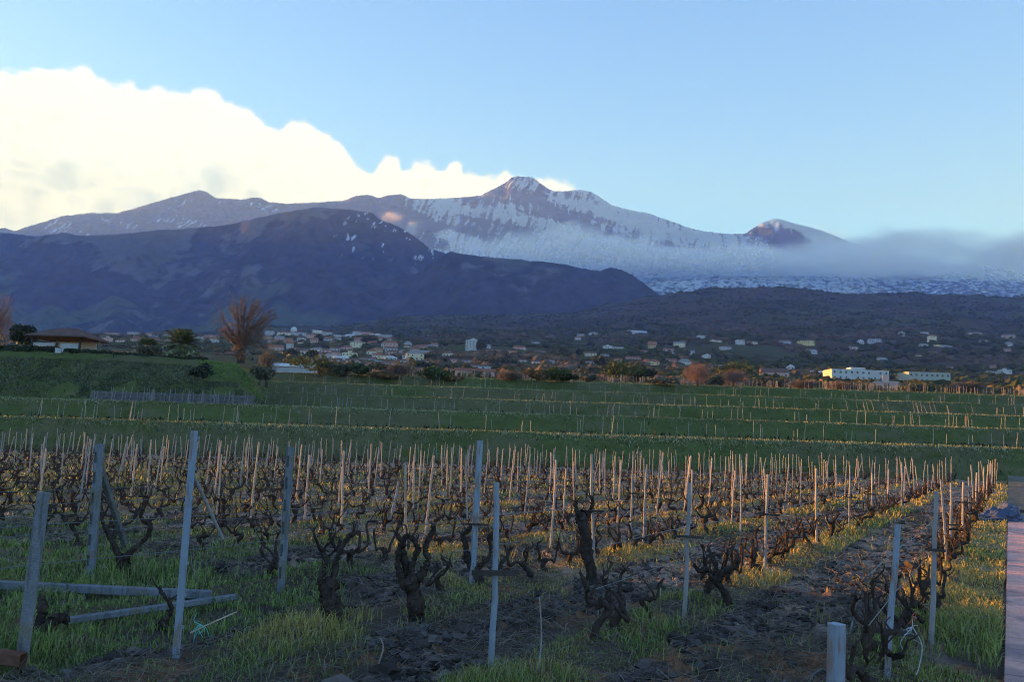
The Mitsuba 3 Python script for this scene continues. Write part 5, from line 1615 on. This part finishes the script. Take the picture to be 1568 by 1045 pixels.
# ------------------------------------------------------------------ trees behind the terraces
TREES = [
    ('leafy_tree', 'yellow', 488, 577, 54, 37, 'round yellow-green tree above the right end of the long shed'),
    ('leafy_tree', 'olive', 450, 569, 44, 26, 'olive grey tree left of the yellow-green tree'),
    ('leafy_tree', 'green', 555, 578, 50, 24, 'broad dull green tree right of the yellow-green tree'),
    ('leafy_tree', 'olive', 520, 578, 36, 22, 'olive tree between the yellow-green and the broad green tree'),
    ('bare_tree', 'brown', 608, 580, 58, 24, 'wide bare brown tree under the cream three-storey house'),
    ('umbrella_pine', 'umbrella', 662, 582, 46, 18, 'low dark umbrella pine left of the pinkish building'),
    ('shrub', 'orange', 585, 582, 44, 12, 'low orange-brown bush under the bare brown tree'),
    ('shrub', 'orange', 690, 584, 36, 11, 'low orange-brown bush right of the low umbrella pine'),
    ('shrub', 'brown', 780, 584, 46, 13, 'brown bush right of the wide pinkish building'),
    ('shrub', 'orange', 822, 585, 34, 20, 'orange-brown bush just left of the small round pine'),
    ('umbrella_pine', 'umbrella', 852, 585, 42, 22, 'small round pine between the orange-brown bush and the big pine'),
    ('shrub', 'dark', 878, 586, 22, 14, 'dark little bush right of the small round pine'),
    ('umbrella_pine', 'umbrella', 940, 586, 62, 36, 'big dome-shaped pine in the middle distance'),
    ('umbrella_pine', 'dark', 980, 586, 40, 24, 'lower dark pine touching the big dome-shaped pine'),
    ('shrub', 'olive', 903, 586, 26, 16, 'olive bush at the left foot of the big dome-shaped pine'),
    ('umbrella_pine', 'umbrella', 1121, 588, 62, 42, 'umbrella pine with a flat green top above the pink bushes'),
    ('bare_tree', 'pink', 1068, 592, 52, 36, 'bare pinkish tree left of the umbrella pine'),
    ('bare_tree', 'pink', 1124, 593, 44, 26, 'bare pinkish tree in front of the umbrella pine'),
    ('shrub', 'olive', 1020, 590, 46, 14, 'olive bush between the big pine and the bare pinkish tree'),
    ('shrub', 'olive', 1098, 591, 26, 16, 'small olive bush between the two bare pinkish trees'),
    ('shrub', 'olive', 1175, 592, 40, 14, 'grey-green bush below the pinkish two-storey building'),
    ('shrub', 'brown', 1230, 596, 50, 12, 'brown bush below the grey house with the white roof'),
    ('shrub', 'brown', 1290, 597, 50, 10, 'brown bush in front of the very long white building'),
    ('shrub', 'olive', 1400, 600, 44, 11, 'olive bush right of the low reddish hut'),
    ('shrub', 'brown', 1480, 602, 60, 12, 'brown bush near the right edge behind the stakes'),
    ('leafy_tree', 'dark', 475, 553, 26, 18, 'dark green tree in the middle of the old town'),
    ('leafy_tree', 'dark', 447, 551, 24, 20, 'dark green tree at the foot of the old town'),
    ('leafy_tree', 'dark', 563, 528, 20, 15, 'dark green tree above the right part of the old town'),
    ('leafy_tree', 'dark', 735, 541, 18, 20, 'dark green tree right of the tall white house'),
    ('leafy_tree', 'dark', 922, 561, 22, 18, 'dark green tree left of the red-roofed hamlet'),
    ('leafy_tree', 'dark', 886, 548, 8, 16, 'narrow dark cypress left of the cream house'),
    ('leafy_tree', 'dark', 863, 550, 12, 16, 'dark tree left of the narrow cypress'),
    ('leafy_tree', 'dark', 760, 562, 60, 16, 'dark spreading tree below the long yellow row'),
    ('leafy_tree', 'green', 660, 553, 26, 14, 'green tree right of the three-storey cream house'),
]
for q_ in TREES:
    tree(*q_, 'bush' if q_[0] == 'shrub' else 'tree', 'trees and bushes behind the terraces', n=1500 if q_[4] > 24 else 700)

# woods on the plain and the foothills: one mass of crowns
r_ = np.random.default_rng(99)
n = 52000
t = r_.uniform(-0.74, 0.76, n)
y = 250 * (3050 / 250) ** (r_.random(n) ** 0.62)
x = t * y
den = f3(x, y, 1 / 120., 15, 4)
z = land(x, y) + (f3(x, y, 1 / 45., 62, 3) - 0.5) * np.clip((y - 300) / 900, 0, 1) * 16
k = (den > 0.43 - 0.06 * np.clip((y - 900) / 900, 0, 1)) & (r_.random(n) < np.clip((y - 200) / 700, 0.22, 1)) & ~((t < -0.24) & (y < 560)) & ((r_.random(n) < 0.5) | ~((t > -0.32) & (t < -0.13) & (y > 430) & (y < 1300)))
for hx, hy, hw_ in HOUSES:                              # gardens are kept clear of the wood
    k &= ~((np.abs(x - hx) < hw_ * 0.5 + 3) & (y > hy - 45 - hy * 0.03) & (y < hy + 16))
x, y, z, den = x[k], y[k], z[k], den[k]
n = len(x)
ic0 = trimesh.creation.icosahedron()
iv, ifc = np.array(ic0.vertices), np.array(ic0.faces)
size = np.clip(r_.gamma(6, 0.42, n), 1.0, 4.6) * np.clip(0.55 + (y - 250) / 1100, 0.5, 1.25)
V = iv[None] * (1 + 0.38 * r_.normal(size=(n, 12, 1))).clip(0.45, 1.7) * size[:, None, None] * np.array([1.15, 1.15, 0.85]) + np.stack([x, y, z + size * 0.45], 1)[:, None]
Fm = (ifc[None] + (np.arange(n) * 12)[:, None, None]).reshape(-1, 3)
hue = f3(x, y, 1 / 170., 45, 4)[:, None]
tone = r_.random((n, 1))
brownish = np.clip((hue - 0.50) * 7, 0, 1)
C = (np.array([0.022, 0.032, 0.017]) * (1 - tone) + np.array([0.060, 0.068, 0.032]) * tone) * (1 - brownish) + (np.array([0.055, 0.042, 0.030]) * (1 - tone) + np.array([0.125, 0.095, 0.065]) * tone) * brownish
tag(put('woods', (V.reshape(-1, 3), Fm), 'mat_vertex', False, color=np.repeat(C, 12, 0)), 'brown and green woods covering the foothill between the houses', 'woods', kind='stuff')
# scrub along the back of the terraces
n = 5000
t = r_.uniform(-0.30, 0.76, n)
y = r_.uniform(238, 300, n)
x = t * y
z = land(x, y)
V = iv[None] * (1 + 0.4 * r_.normal(size=(n, 12, 1))).clip(0.4, 1.8) * (r_.gamma(4, 0.16, n) + 0.2)[:, None, None] + np.stack([x, y, z + 0.3], 1)[:, None]
tone = r_.random((n, 1))
hue = np.clip((f3(x, y, 1 / 16., 46, 3)[:, None] - 0.42) * 6, 0, 1)
C = (np.array([0.04, 0.045, 0.022]) * (1 - tone) + np.array([0.11, 0.10, 0.05]) * tone) * (1 - hue) + (np.array([0.10, 0.06, 0.04]) * (1 - tone) + np.array([0.24, 0.15, 0.10]) * tone) * hue
tag(put('scrub', (V.reshape(-1, 3), (ifc[None] + (np.arange(n) * 12)[:, None, None]).reshape(-1, 3)), 'mat_vertex', False, color=np.repeat(C, 12, 0)), 'low brown and olive scrub behind the uppermost terrace', 'scrub', kind='stuff')



# look-alike houses are told apart by their order from left to right
same = {}
for k_, v_ in labels.items():
    if v_.get('category') == 'house':
        same.setdefault(v_['label'], []).append(k_)
XS = dict(zip([k_ for k_, v_ in labels.items() if v_.get('category') == 'house'], [q_[0] / q_[1] for q_ in HOUSES]))
for lab_, keys_ in same.items():
    if len(keys_) > 1:
        for i_, k_ in enumerate(sorted(keys_, key=XS.get)):
            labels[k_]['label'] = f'{nth(i_ + 1)} from left: ' + lab_
